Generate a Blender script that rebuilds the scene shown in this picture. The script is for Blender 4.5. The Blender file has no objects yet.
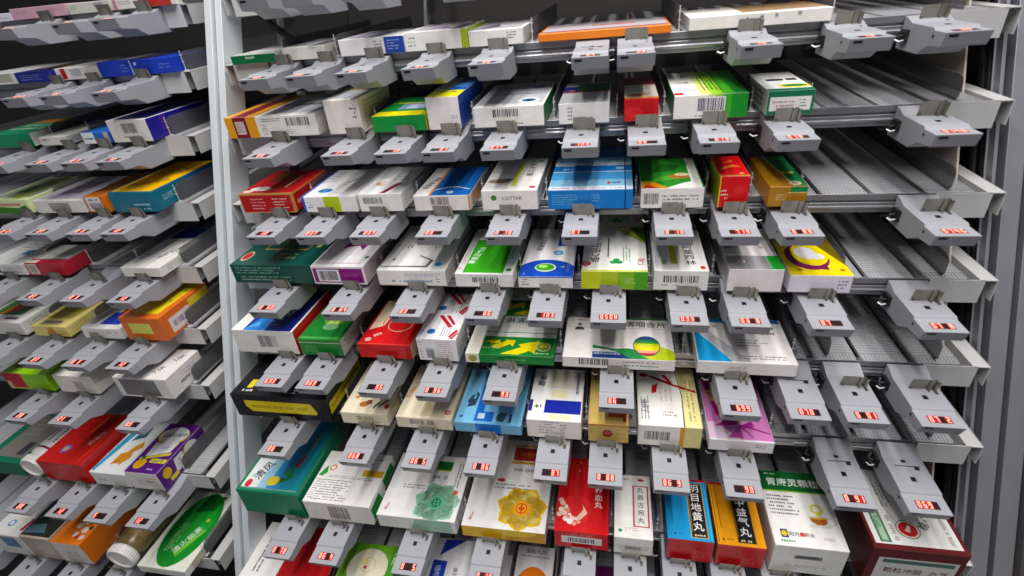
import bpy, bmesh, math, random
from mathutils import Matrix, Vector
random.seed(7)
SC = bpy.context.scene
COL = SC.collection
Z0 = 1.45                      # height of the camera above the ground
S = math.radians(26)           # slope of the flow shelves
CS, SN = math.cos(S), math.sin(S)

# ---------------------------------------------------------------- materials
def lin(h):
    if len(h) == 3: h = ''.join(c * 2 for c in h)
    v = [int(h[i:i + 2], 16) / 255 for i in (0, 2, 4)]
    return [c / 12.92 if c <= .04045 else ((c + .055) / 1.055) ** 2.4 for c in v] + [1]
MATS = {}
def mat(h, rough=.42, metal=0., noise=.06, scale=60., emit=0., alpha=1., spec=.5, key=None, bump=0.):
    k = key or (h, rough, metal, emit, alpha)
    if k in MATS: return MATS[k]
    m = bpy.data.materials.new('mat_' + str(len(MATS))); MATS[k] = m
    m.use_nodes = True
    nt = m.node_tree; b = nt.nodes['Principled BSDF']
    b.inputs['Roughness'].default_value = rough
    b.inputs['Metallic'].default_value = metal
    b.inputs['Specular IOR Level'].default_value = spec
    c = lin(h)
    tc = nt.nodes.new('ShaderNodeTexCoord')
    n = nt.nodes.new('ShaderNodeTexNoise'); n.inputs['Scale'].default_value = scale; n.inputs['Detail'].default_value = 4
    nt.links.new(tc.outputs['Object'], n.inputs['Vector'])
    r = nt.nodes.new('ShaderNodeValToRGB')
    r.color_ramp.elements[0].position = .3; r.color_ramp.elements[1].position = .7
    r.color_ramp.elements[0].color = [x * (1 - noise) for x in c[:3]] + [1]
    r.color_ramp.elements[1].color = [min(1, x * (1 + noise)) for x in c[:3]] + [1]
    nt.links.new(n.outputs['Fac'], r.inputs['Fac'])
    nt.links.new(r.outputs['Color'], b.inputs['Base Color'])
    if emit:
        b.inputs['Emission Color'].default_value = c; b.inputs['Emission Strength'].default_value = emit
    if alpha < 1: b.inputs['Alpha'].default_value = alpha
    if bump:
        bp = nt.nodes.new('ShaderNodeBump'); bp.inputs['Strength'].default_value = bump; bp.inputs['Distance'].default_value = .0006
        nt.links.new(n.outputs['Fac'], bp.inputs['Height']); nt.links.new(bp.outputs['Normal'], b.inputs['Normal'])
    return m
def vivid(h, k=1.10):
    if len(h) == 3: h = ''.join(c * 2 for c in h)
    v = [int(h[i:i + 2], 16) for i in (0, 2, 4)]; g = sum(v) / 3
    if max(v) - min(v) < 24: return h
    return ''.join('%02x' % max(0, min(255, round(g + (c - g) * k))) for c in v)
def card(h): return mat(vivid(h), .36, noise=.05, scale=90, key=('card', h))
PLASTIC = mat('a2a4ab', .48, noise=.02, scale=40, key='plastic')
BLACK = mat('0a0a0c', .5, key='black')
DARKPLUG = mat('17171a', .55, key='plug')
STEEL = mat('9a968c', .34, .85, .1, 30, key='steel')
ALU = mat('a6a6ab', .38, .75, .06, 25, key='alu')
WHITEMETAL = mat('cfcfcf', .42, .1, .03, 20, key='whitemetal')
TRACK = mat('c0c0c4', .34, .2, .05, 20, key='track')
DIVIDER = mat('626266', .4, 0, .05, 20, alpha=.62, spec=.3, key='divider')
PIN = mat('dcdcdc', .4, .2, key='pin')
POST = mat('d4dade', .4, .15, .04, 12, key='post')
POSTGREY = mat('8e8e95', .42, .35, .05, 12, key='postgrey')
DARKGREY = mat('2a2829', .6, .1, .1, 8, key='darkgrey')
BACKM = mat('141211', .8, 0, .2, 5, key='backpanel')
SIDEM = mat('bdb3a8', .6, 0, .05, 8, key='sidepanel')
CABLE = mat('121214', .5, key='cable')
LEDP = mat('2a0c0c', .3, key='ledpanel')
LEDOFF = mat('2a2020', .4, key='ledoff')
LED = mat('ff9a8a', .4, emit=1.7, key='led')
GLOW = mat('a0140c', .4, emit=.5, key='ledglow')

# ---------------------------------------------------------------- mesh helpers
def new_obj(name, me, parent=None, matrix=None):
    o = bpy.data.objects.new(name, me); COL.objects.link(o)
    if parent is not None: o.parent = parent
    if matrix is not None:
        if parent is None: o.matrix_world = matrix
        else: o.matrix_local = matrix
    return o
class MB:
    def __init__(s): s.v = []; s.f = []; s.m = []; s.mats = []
    def mi(s, m):
        if m not in s.mats: s.mats.append(m)
        return s.mats.index(m)
    def poly(s, pts, m):
        b = len(s.v); s.v += [tuple(p) for p in pts]; s.f.append(tuple(range(b, b + len(pts)))); s.m.append(s.mi(m))
    def box(s, x0, x1, y0, y1, z0, z1, m):
        b = len(s.v); s.v += [(x, y, z) for z in (z0, z1) for y in (y0, y1) for x in (x0, x1)]
        for q in ((0, 2, 3, 1), (4, 5, 7, 6), (0, 1, 5, 4), (2, 6, 7, 3), (0, 4, 6, 2), (1, 3, 7, 5)):
            s.f.append(tuple(b + i for i in q)); s.m.append(s.mi(m))
    def extrude_x(s, prof, x0, x1, m):       # prof: (y, z) polygon swept along x
        b = len(s.v); n = len(prof)
        s.v += [(x0, y, z) for y, z in prof] + [(x1, y, z) for y, z in prof]
        i = s.mi(m)
        s.f.append(tuple(b + k for k in range(n))); s.m.append(i)
        s.f.append(tuple(b + n + k for k in reversed(range(n)))); s.m.append(i)
        for k in range(n):
            l = (k + 1) % n; s.f.append((b + k, b + n + k, b + n + l, b + l)); s.m.append(i)
    def tube(s, pts, r, m, seg=8):
        pts = [Vector(p) for p in pts]; b = len(s.v); i = s.mi(m)
        for k, p in enumerate(pts):
            d = (pts[min(k + 1, len(pts) - 1)] - pts[max(k - 1, 0)]).normalized()
            a = d.cross(Vector((.31, .2, .93))).normalized(); c = d.cross(a)
            for j in range(seg):
                t = 2 * math.pi * j / seg; s.v.append(tuple(p + r * (math.cos(t) * a + math.sin(t) * c)))
        for k in range(len(pts) - 1):
            for j in range(seg):
                l = (j + 1) % seg
                s.f.append((b + k * seg + j, b + k * seg + l, b + (k + 1) * seg + l, b + (k + 1) * seg + j)); s.m.append(i)
        s.f.append(tuple(b + j for j in reversed(range(seg)))); s.m.append(i)
        s.f.append(tuple(b + (len(pts) - 1) * seg + j for j in range(seg))); s.m.append(i)
    def lathe_y(s, prof, m, cx=0, cz=0, seg=32):   # prof: (y, r) spun about the y axis
        b = len(s.v); i = s.mi(m)
        for y, r in prof:
            for j in range(seg):
                t = 2 * math.pi * j / seg; s.v.append((cx + r * math.cos(t), y, cz + r * math.sin(t)))
        for k in range(len(prof) - 1):
            for j in range(seg):
                l = (j + 1) % seg
                s.f.append((b + k * seg + j, b + (k + 1) * seg + j, b + (k + 1) * seg + l, b + k * seg + l)); s.m.append(i)
    def mesh(s, name, bevel=0., segs=2):
        me = bpy.data.meshes.new(name); me.from_pydata(s.v, [], s.f)
        for m in s.mats: me.materials.append(m)
        me.polygons.foreach_set('material_index', s.m)
        me.update()
        bm = bmesh.new(); bm.from_mesh(me)
        bmesh.ops.recalc_face_normals(bm, faces=bm.faces)
        if bevel:
            es = [e for e in bm.edges if len(e.link_faces) == 2 and e.calc_face_angle(0) > .6]
            bmesh.ops.bevel(bm, geom=es, offset=bevel, segments=segs, profile=.5, affect='EDGES', clamp_overlap=True)
        bm.to_mesh(me); bm.free()
        return me

# ---------------------------------------------------------------- printing on cartons
GLY = {}
def glyph(t):
    if t in GLY: return GLY[t]
    c = bpy.data.curves.new('g', 'FONT'); c.body = t; c.resolution_u = 2; c.offset = .010
    o = bpy.data.objects.new('g', c); COL.objects.link(o)
    bpy.context.view_layer.update()
    me = bpy.data.meshes.new_from_object(o.evaluated_get(bpy.context.evaluated_depsgraph_get()))
    vs = [(v.co.x, v.co.y) for v in me.vertices]; fs = [tuple(p.vertices) for p in me.polygons]
    bpy.data.objects.remove(o); bpy.data.curves.remove(c); bpy.data.meshes.remove(me)
    if vs:
        x0, x1 = min(a for a, b in vs), max(a for a, b in vs); y0, y1 = min(b for a, b in vs), max(b for a, b in vs)
        vs = [(a - (x0 + x1) / 2, b - (y0 + y1) / 2) for a, b in vs]
    GLY[t] = (vs, fs); return GLY[t]
def clip(poly, w, h):
    for ax, lim, sg in ((0, 0, 1), (0, w, -1), (1, 0, 1), (1, h, -1)):
        out = []
        for i, p in enumerate(poly):
            n = poly[(i + 1) % len(poly)]
            a, b = sg * (p[ax] - lim), sg * (n[ax] - lim)
            if a >= 0: out.append(p)
            if a * b < 0:
                t = a / (a - b); out.append((p[0] + t * (n[0] - p[0]), p[1] + t * (n[1] - p[1])))
        poly = out
        if len(poly) < 3: return []
    return poly
def ell(cx, cy, rx, ry, n=28, a0=0., a1=2 * math.pi):
    return [(cx + rx * math.cos(a0 + (a1 - a0) * i / n), cy + ry * math.sin(a0 + (a1 - a0) * i / n)) for i in range(n)]
def draw(it, w, h, rnd):
    """one printed mark -> list of (polygon in metres on the face, colour)"""
    k = it[1]; a = it[2:]; out = []
    F = lambda i: float(a[i])
    rect = lambda x0, y0, x1, y1: [(x0, y0), (x1, y0), (x1, y1), (x0, y1)]
    if k == 'R': out.append((rect(F(0) * w, F(1) * h, F(2) * w, F(3) * h), a[4]))
    elif k == 'E': out.append((ell(F(0) * w, F(1) * h, F(2) * w, F(3) * h), a[4]))
    elif k == 'O': out.append((ell(F(0) * w, F(1) * h, F(2) / 1000, F(2) / 1000), a[3]))
    elif k == 'N':
        r, t = F(2) / 1000, F(3) / 1000; cx, cy = F(0) * w, F(1) * h
        for i in range(28):
            p, q = 2 * math.pi * i / 28, 2 * math.pi * (i + 1) / 28
            out.append(([(cx + r * math.cos(p), cy + r * math.sin(p)), (cx + r * math.cos(q), cy + r * math.sin(q)),
                         (cx + (r - t) * math.cos(q), cy + (r - t) * math.sin(q)), (cx + (r - t) * math.cos(p), cy + (r - t) * math.sin(p))], a[4]))
    elif k == 'P':
        out.append(([(float(a[i]) * w, float(a[i + 1]) * h) for i in range(1, len(a) - 1, 2)], a[0]))
    elif k == 'F':                           # lotus rosette: pointed petals in two whorls
        n = int(a[4]); r = F(2) / 1000; cx, cy = F(0) * w, F(1) * h; hx = a[3]
        mix = lambda t, c2: ''.join('%02x' % int(int(hx[j:j + 2], 16) * (1 - t) + c2 * t) for j in (0, 2, 4))
        for ring, (rad, wd, col, off) in enumerate(((1, 1.25, hx, 0), (.93, .8, mix(.38, 255), 0), (.80, 1.2, hx, .5), (.73, .75, mix(.48, 255), .5))):
            for i in range(n):
                t = 2 * math.pi * (i + off) / n + .2; s = math.pi / n * wd
                q = [(.12, 0), (.45, -s * .75), (.70, -s), (.86, -s * .62), (1, 0), (.86, s * .62), (.70, s), (.45, s * .75)]
                out.append(([(cx + math.cos(t + d) * r * rad * m, cy + math.sin(t + d) * r * rad * m) for m, d in q], col))
    elif k == 'W':
        cx, cy, rx, ry = F(0) * w, F(1) * h, F(2) * w, F(3) * h
        cols = ['b8323a', 'e0a090', 'f0dc30', 'e8d818', 'c8d020', '3a8a3c', '2a6a58', '28447c']; n = len(cols)
        for i, c in enumerate(cols):
            y0, y1 = -1 + 2 * i / n, -1 + 2 * (i + 1) / n; l = []; r = []
            for j in range(5):
                y = y0 + (y1 - y0) * j / 4; x = math.sqrt(max(0, 1 - y * y)); l.append((cx - rx * x, cy + ry * y)); r.append((cx + rx * x, cy + ry * y))
            out.append((r + l[::-1], c))
        out.append((ell(cx - rx * .1, cy - ry * .02, rx * .5, ry * .05), 'f8f4d0'))
    elif k in 'TV':
        sz = F(3) / 1000; col = a[4]; txt = a[0].replace('_', ' ')
        if k == 'T':
            vs, fs = glyph(txt); r = math.radians(float(a[5])); c, s = math.cos(r), math.sin(r)
            for f in fs:
                out.append(([(F(1) * w + sz * (vs[i][0] * c - vs[i][1] * s), F(2) * h + sz * (vs[i][0] * s + vs[i][1] * c)) for i in f], col))
        else:
            y = F(2) * h - sz * .5
            for ch in txt:
                vs, fs = glyph(ch)
                for f in fs: out.append(([(F(1) * w + sz * vs[i][0], y + sz * vs[i][1]) for i in f], col))
                y -= sz * (float(a[5]) if len(a) > 5 else 1.08)
    elif k == 'B':
        x0, y0, x1, y1 = F(0) * w, F(1) * h, F(2) * w, F(3) * h; x = x0; lw = (x1 - x0) / 60
        while x < x1:
            d = lw * rnd.choice((1, 1, 2, 3)); out.append((rect(x, y0 if rnd.random() > .1 else y0 - .08 * (y1 - y0), min(x1, x + d), y1), a[4])); x += d + lw * rnd.choice((1, 1, 2))
    elif k == 'L':
        x0, y0, x1, y1 = F(0) * w, F(1) * h, F(2) * w, F(3) * h; n = int(a[4]); vert = len(a) > 6
        if vert: x0, y0, x1, y1 = y0, x0, y1, x1
        st = (y1 - y0) / n; gh = st * .5
        if n == 1: gh = (y1 - y0) * .8
        gw = min(max(gh * .9, .0007), .003)
        for i in range(n):
            y = y1 - st * (i + .5); x = x0; end = x1 - (rnd.random() * .35 * (x1 - x0) if n > 2 else 0)
            while x < end - gw * .5:
                if rnd.random() > .13:
                    q = rect(x, y - gh / 2 * rnd.uniform(.6, 1), x + gw * rnd.uniform(.55, .85), y + gh / 2 * rnd.uniform(.6, 1))
                    if vert: q = [(b, c) for c, b in q][::-1]
                    out.append((q, a[5]))
                x += gw
    return out
def carton_mesh(key, W, L, H, base, art):
    mb = MB(); bm = card(base); mb.box(0, W, 0, L, 0, H, bm)
    me0 = mb.mesh('carton', bevel=.0007, segs=1)
    mb = MB(); mb.mi(bm)
    mb.v = [tuple(v.co) for v in me0.vertices]; mb.f = [tuple(p.vertices) for p in me0.polygons]; mb.m = [0] * len(mb.f)
    bpy.data.meshes.remove(me0)
    rnd = random.Random(key); cnt = dict(f=0, t=0, r=0, l=0)
    for e in art.split(';'):
        it = e.split()
        if not it: continue
        fc = it[0]; w, h = dict(f=(W, H), t=(W, L), r=(L, H), l=(L, H))[fc]
        cnt[fc] += 1; o = 3e-5 + 2.5e-5 * cnt[fc]; i = .0003
        for pts, col in draw(it, w, h, rnd):
            pts = clip([(min(1e3, x), y) for x, y in pts], w, h)
            if len(pts) < 3: continue
            ar = sum(pts[k][0] * pts[(k + 1) % len(pts)][1] - pts[(k + 1) % len(pts)][0] * pts[k][1] for k in range(len(pts)))
            if abs(ar) < 1e-9: continue
            if ar < 0: pts = pts[::-1]
            q = [(min(max(x, i), w - i), min(max(y, i), h - i)) for x, y in pts]
            if fc == 'f': p3 = [(x, -o, y) for x, y in q]
            elif fc == 't': p3 = [(x, y, H + o) for x, y in q]
            elif fc == 'r': p3 = [(W + o, x, y) for x, y in q]
            else: p3 = [(-o, x, y) for x, y in reversed(q)]
            mb.poly(p3, card(col))
    me = bpy.data.meshes.new('carton'); me.from_pydata(mb.v, [], mb.f)
    for m in mb.mats: me.materials.append(m)
    me.polygons.foreach_set('material_index', mb.m); me.update()
    return me

# ---------------------------------------------------------------- racks
class Rack:
    def __init__(s, o, ang, T):
        s.o = Vector((o[0], o[1], Z0)); s.T = T; s.a = ang
        s.ex = Vector((math.cos(ang), -math.sin(ang), 0)); s.ef = Vector((-math.sin(ang), -math.cos(ang), 0)); up = Vector((0, 0, 1))
        s.du = s.ef * CS - up * SN; s.dn = s.ef * SN + up * CS
    def slope(s, row, X, u, n=0.):           # frame lying on a shelf: x along the rack, y back up the slope, z off the shelf
        p = s.o + s.ex * X + s.du * u + s.dn * n + Vector((0, 0, s.T[row]))
        y = -s.du
        return Matrix(((s.ex.x, y.x, s.dn.x, p.x), (s.ex.y, y.y, s.dn.y, p.y), (s.ex.z, y.z, s.dn.z, p.z), (0, 0, 0, 1)))
    def level(s, X, d, z):                   # upright frame: x along the rack, y towards the back
        p = s.o + s.ex * X + s.ef * d + Vector((0, 0, z))
        return Matrix(((s.ex.x, -s.ef.x, 0, p.x), (s.ex.y, -s.ef.y, 0, p.y), (0, 0, 1, p.z), (0, 0, 0, 1)))
R = {'M': Rack((0, 0), 0, [.381, .2735, .1660, .0560, -.0520, -.1620, -.2665, -.4275, -.592]),
     'L': Rack((-.703, .02), 0, [.382, .276, .172, .061, -.047, -.155, -.255, -.421, -.577])}
ORD = ['topmost', 'second', 'third', 'fourth', 'fifth', 'sixth', 'seventh', 'eighth', 'lowest']
RN = {'M': 'right-hand rack', 'L': 'left-hand rack'}
def setp(o, label, cat, group=None, kind=None):
    o['label'] = label; o['category'] = cat
    if group: o['group'] = group
    if kind: o['kind'] = kind

# one roller track: a ribbed strip with a comb at its front lip
def track_mesh():
    mb = MB(); w = .0535; D = .38
    mb.box(0, w, 0, D, -.004, -.0016, TRACK)
    y = .016
    while y < D - .004:
        mb.box(.001, w - .001, y, y + .0026, -.0016, -.0002, TRACK); y += .0058
    k = 0
    while .002 + k * .0042 + .0018 < w:
        x = .002 + k * .0042; mb.box(x, x + .0019, .003, .0145, -.0016, -.0002, TRACK); k += 1
    mb.box(0, .0012, 0, D, -.0016, .0001, TRACK); mb.box(w - .0012, w, 0, D, -.0016, .0001, TRACK)
    mb.box(0, w, 0, .0022, -.0016, .0001, TRACK)
    return mb.mesh('track')
TRK = track_mesh()
def divider_mesh():
    mb = MB(); prof = [(0, .004), (0, .022), (.004, .027), (.012, .029), (.34, .029), (.34, .001), (.004, .001)]
    mb.extrude_x(prof, -.0006, .0006, DIVIDER)
    mb.box(-.0013, .0013, .004, .34, -.0002, .0016, DIVIDER)
    return mb.mesh('divider')
DIV = divider_mesh()
def pin_mesh():
    mb = MB(); mb.tube([(0, -.002, .0), (0, -.002, .030)], .0007, PIN, 6)
    mb.box(-.002, .002, -.0026, -.0014, .0125, .0138, PIN); mb.box(-.002, .002, -.0026, -.0014, .0225, .0238, PIN)
    mb.box(-.0018, .0018, -.004, .003, -.0002, .001, PIN)
    return mb.mesh('pin')
PINM = pin_mesh()
def rail_mesh(x0, x1):
    mb = MB()
    prof = [(0, -.0003), (0, -.0085), (.0035, -.0095), (.0035, -.0115), (0, -.012), (0, -.0165), (-.0014, -.0172), (-.0014, -.0195), (0, -.0202), (.002, -.0212), (.002, -.0265), (.018, -.0265), (.018, -.010), (.012, -.0045), (.003, -.0003)]
    mb.extrude_x([(y * CS - z * SN, y * SN + z * CS) for y, z in prof], x0, x1, ALU)
    return mb.mesh('rail', bevel=.0004, segs=1)
def bracket_mesh(sg, wd=.062):
    """white end bracket; x grows outwards (sg mirrors it)"""
    mb = MB()
    def B(*a):
        x0, x1 = sorted((a[0] * sg, a[1] * sg)); mb.box(x0, x1, *a[2:], WHITEMETAL)
    i = mb.mi(WHITEMETAL)
    def slab(x0, x1, n0, n1, y0, y1):        # piece lying along the slope
        pts = []
        for n in (n0, n1):
            for y in (y0, y1):
                for x in (x0 * sg, x1 * sg): pts.append((x, y * CS - n * SN, y * SN + n * CS))
        b = len(mb.v); mb.v += pts
        for q in ((0, 2, 3, 1), (4, 5, 7, 6), (0, 1, 5, 4), (2, 6, 7, 3), (0, 4, 6, 2), (1, 3, 7, 5)):
            mb.f.append(tuple(b + k for k in q)); mb.m.append(i)
    slab(-wd, -.0005, -.033, 0, -.0034, -.0022)      # front plate
    slab(-.006, .0135, -.0012, 0, -.0034, .36)      # top flange
    slab(.0123, .0135, -.030, 0, -.0034, .36)       # outer hanging flange
    slab(-.006, -.0048, -.030, -.001, .004, .36)    # inner web
    return mb.mesh('bracket')
BRK = {('M', 1): bracket_mesh(1), ('M', -1): bracket_mesh(-1), ('L', 1): bracket_mesh(1, .075)}
def build_shelf(k, row, x0, x1, divs, deep):
    r = R[k]; t = new_obj('flow_shelf', None, matrix=r.level(0, 0, r.T[row]))
    setp(t, '%s sloping roller-track shelf from the top, %s' % (ORD[row], RN[k]), 'shelf', 'sloping flow shelves of the ' + RN[k])
    new_obj('front_rail', rail_mesh(x0, x1), t)
    inv = r.level(0, 0, r.T[row]).inverted()
    def ms(X, u, n=0): return inv @ r.slope(row, X, u, n)
    e = x1 - .0025; 
    x = e
    while x - .0535 > x0 - .002:
        new_obj('roller_track', TRK, t, ms(x - .0535, -.001)); x -= .06
    for d in divs:
        dv = new_obj('lane_divider', DIV, t, ms(d, -.005, .0005))
        if d < .27 or k == 'L': new_obj('divider_pin', PINM, dv)
    new_obj('end_bracket', BRK[(k, 1)], t, Matrix.Translation((x1 + .0155, 0, 0)))
    if k == 'M': new_obj('end_bracket', BRK[('M', -1)], t, Matrix.Translation((x0 - .0045, 0, 0)))
    return t

# ---------------------------------------------------------------- cartons
def fnum(b): return int(b[3:] if b.startswith('L') else b.split('.')[1])
PLACED = {}
UF = {0: .014, 1: .012, 2: .030}             # how far the front box overhangs the lip, by shelf
def place_carton(bid, row, X0, X1, H, L):
    k = 'L' if bid[0] == 'L' else 'M'; base, short, label, art = ART[bid]
    me = carton_mesh(bid, X1 - X0, L, H, base, art)
    o = new_obj('medicine_box', me, matrix=R[k].slope(row, X0, UF.get(row, .040), .0004))
    setp(o, label, 'medicine box', 'medicine boxes on the %s shelf of the %s' % (ORD[row], RN[k]))
    PLACED.setdefault((k, row), []).append((X0, X1, short))
    return o, L
def behind(o, L, k, row, X0, label, n=1):
    c = o.copy(); COL.objects.link(c); c.matrix_world = R[k].slope(row, X0, UF.get(row, .040) - n * (L + .0008), .0004)
    c['label'] = label
    return c

# ---------------------------------------------------------------- electronic shelf tags
def tag_parts():
    p = {}
    def uy(u): return -u
    prof = [(.0026, -.0012), (.0100, -.0024), (.0240, -.0072), (.0765, -.0072), (.0785, -.0098), (.1042, -.0098), (.0985, -.0250), (.071, -.0275), (.052, -.0385), (-.004, -.0385), (-.003, -.0282), (.0026, -.0282)]
    mb = MB(); mb.extrude_x([(-u, n) for u, n in prof], -.0225, .0225, PLASTIC)
    p['housing'] = mb.mesh('housing', bevel=.0007, segs=2)
    mb = MB(); mb.box(-.0032, .0024, -.0608, -.0540, -.0073, -.0069, BLACK)
    p['sensor_window'] = mb.mesh('sensor_window')
    mb = MB(); mb.extrude_x([(-.1026, -.0150), (-.1036, -.0123), (-.1028, -.0123), (-.1018, -.0150)], -.0185, -.0095, BLACK); p['confirm_button'] = mb.mesh('confirm_button')
    mb = MB(); mb.box(-.0229, -.0223, -.0805, -.0775, -.0175, -.0145, BLACK); p['side_screw'] = mb.mesh('side_screw')
    mb = MB(); mb.box(-.0262, -.0224, -.024, -.008, -.029, -.015, DARKPLUG)
    mb.tube([(-.0255, -.016, -.022), (-.030, -.014, -.0235), (-.0335, -.008, -.028), (-.034, .003, -.032)], .0016, DARKPLUG, 6)
    mb.tube([(-.0255, -.0205, -.0265), (-.0315, -.0215, -.0275), (-.035, -.0185, -.0255)], .0011, PIN, 6)
    p['cable_plug'] = mb.mesh('cable_plug')
    mb = MB()                                     # folded stopper plate that holds the front box, leaning forward
    def leaf(xa, xb, off, z1, z0=-.0076, th=.0008):
        k = .22; y = -.0428 - off
        mb.extrude_x([(y - k * z0, z0), (y - k * z1, z1), (y - k * z1 - th, z1), (y - k * z0 - th, z0)], xa, xb, STEEL)
    leaf(-.0125, .0070, 0, .0105); leaf(.0070, .0098, .0018, .0100); leaf(.0068, .0074, 0, .0102, th=.0026); leaf(.0094, .0100, 0, .0102, th=.0026)
    leaf(.0098, .0135, 0, .0105); leaf(.0135, .0170, .0028, .0088); leaf(.0133, .0139, 0, .0094, th=.0036)
    mb.box(.0137, .0170, -.0515, -.0428, -.0071, -.0062, STEEL); mb.box(.0074, .0094, -.0475, -.0428, -.0071, -.0062, STEEL)
    mb.extrude_x([(-.0436, -.0050), (-.0439, -.0036), (-.0443, -.0036), (-.0440, -.0050)], -.0112, -.0092, BLACK)
    p['stopper_plate'] = mb.mesh('stopper_plate')
    mb = MB(); mb.box(-.0135, .0150, -.0375, -.0365, -.0073, -.0069, BLACK); mb.box(.008, .0135, -.0425, -.0375, -.0073, -.0069, DARKPLUG)
    mb.box(-.0032, .002, -.0315, -.0275, -.0073, -.0069, BLACK)
    p['stopper_slot'] = mb.mesh('stopper_slot')
    return p
TP = tag_parts()
SEG = {'0': 'abcdef', '1': 'bc', '2': 'abged', '3': 'abgcd', '4': 'fgbc', '5': 'afgcd', '6': 'afgedc', '7': 'abc', '8': 'abcdefg', '9': 'abcdfg', 'H': 'bcefg', ' ': ''}
DISP = {}
def display_mesh(txt):
    if txt in DISP: return DISP[txt]
    mb = MB(); x0, x1, y0, y1, z = -.0115, .0125, -.0975, -.0865, -.0098
    mb.box(x0, x1, y0, y1, z - .0005, z + .00025, LEDP)
    cw = (x1 - x0 - .0008) / 4; gh = .0086; gw = cw * .54; t = .00085
    for i, ch in enumerate(txt[:4]):
        if ch != ' ': mb.box(x0 + cw * i + .0004, x0 + cw * (i + 1) + .0003, y0 + .0004, y1 - .0004, z + .0002, z + .00032, GLOW)
        for s in 'abcdefg':
            on = s in SEG[ch]
            if ch != ' ' and not on: continue
            m = LED if on else LEDOFF
            cx = x0 + .0004 + cw * (i + .5); cy = (y0 + y1) / 2
            hx, hy = gw / 2, gh / 2
            q = {'a': (cx - hx, cx + hx, cy + hy - t, cy + hy), 'd': (cx - hx, cx + hx, cy - hy, cy - hy + t), 'g': (cx - hx, cx + hx, cy - t / 2, cy + t / 2),
                 'f': (cx - hx, cx - hx + t, cy, cy + hy), 'b': (cx + hx - t, cx + hx, cy, cy + hy), 'e': (cx - hx, cx - hx + t, cy - hy, cy), 'c': (cx + hx - t, cx + hx, cy - hy, cy)}[s]
            mb.box(q[0], q[1], q[2], q[3], z + .0002, z + (.0006 if on else .0003), m)
    DISP[txt] = mb.mesh('display'); return DISP[txt]
def place_tag(k, row, X, txt, stopper, label):
    t = new_obj('electronic_shelf_tag', None, matrix=R[k].slope(row, X, 0))
    setp(t, label, 'electronic shelf tag', 'electronic shelf tags of the ' + RN[k])
    for n in ('housing', 'sensor_window', 'confirm_button', 'side_screw', 'cable_plug'): new_obj(n, TP[n], t)
    new_obj('display', display_mesh(txt), t)
    new_obj('stopper_plate' if stopper else 'stopper_slot', TP['stopper_plate' if stopper else 'stopper_slot'], t, Matrix.Translation((0, .040 - UF.get(row, .040), 0)) if stopper else None)

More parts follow.
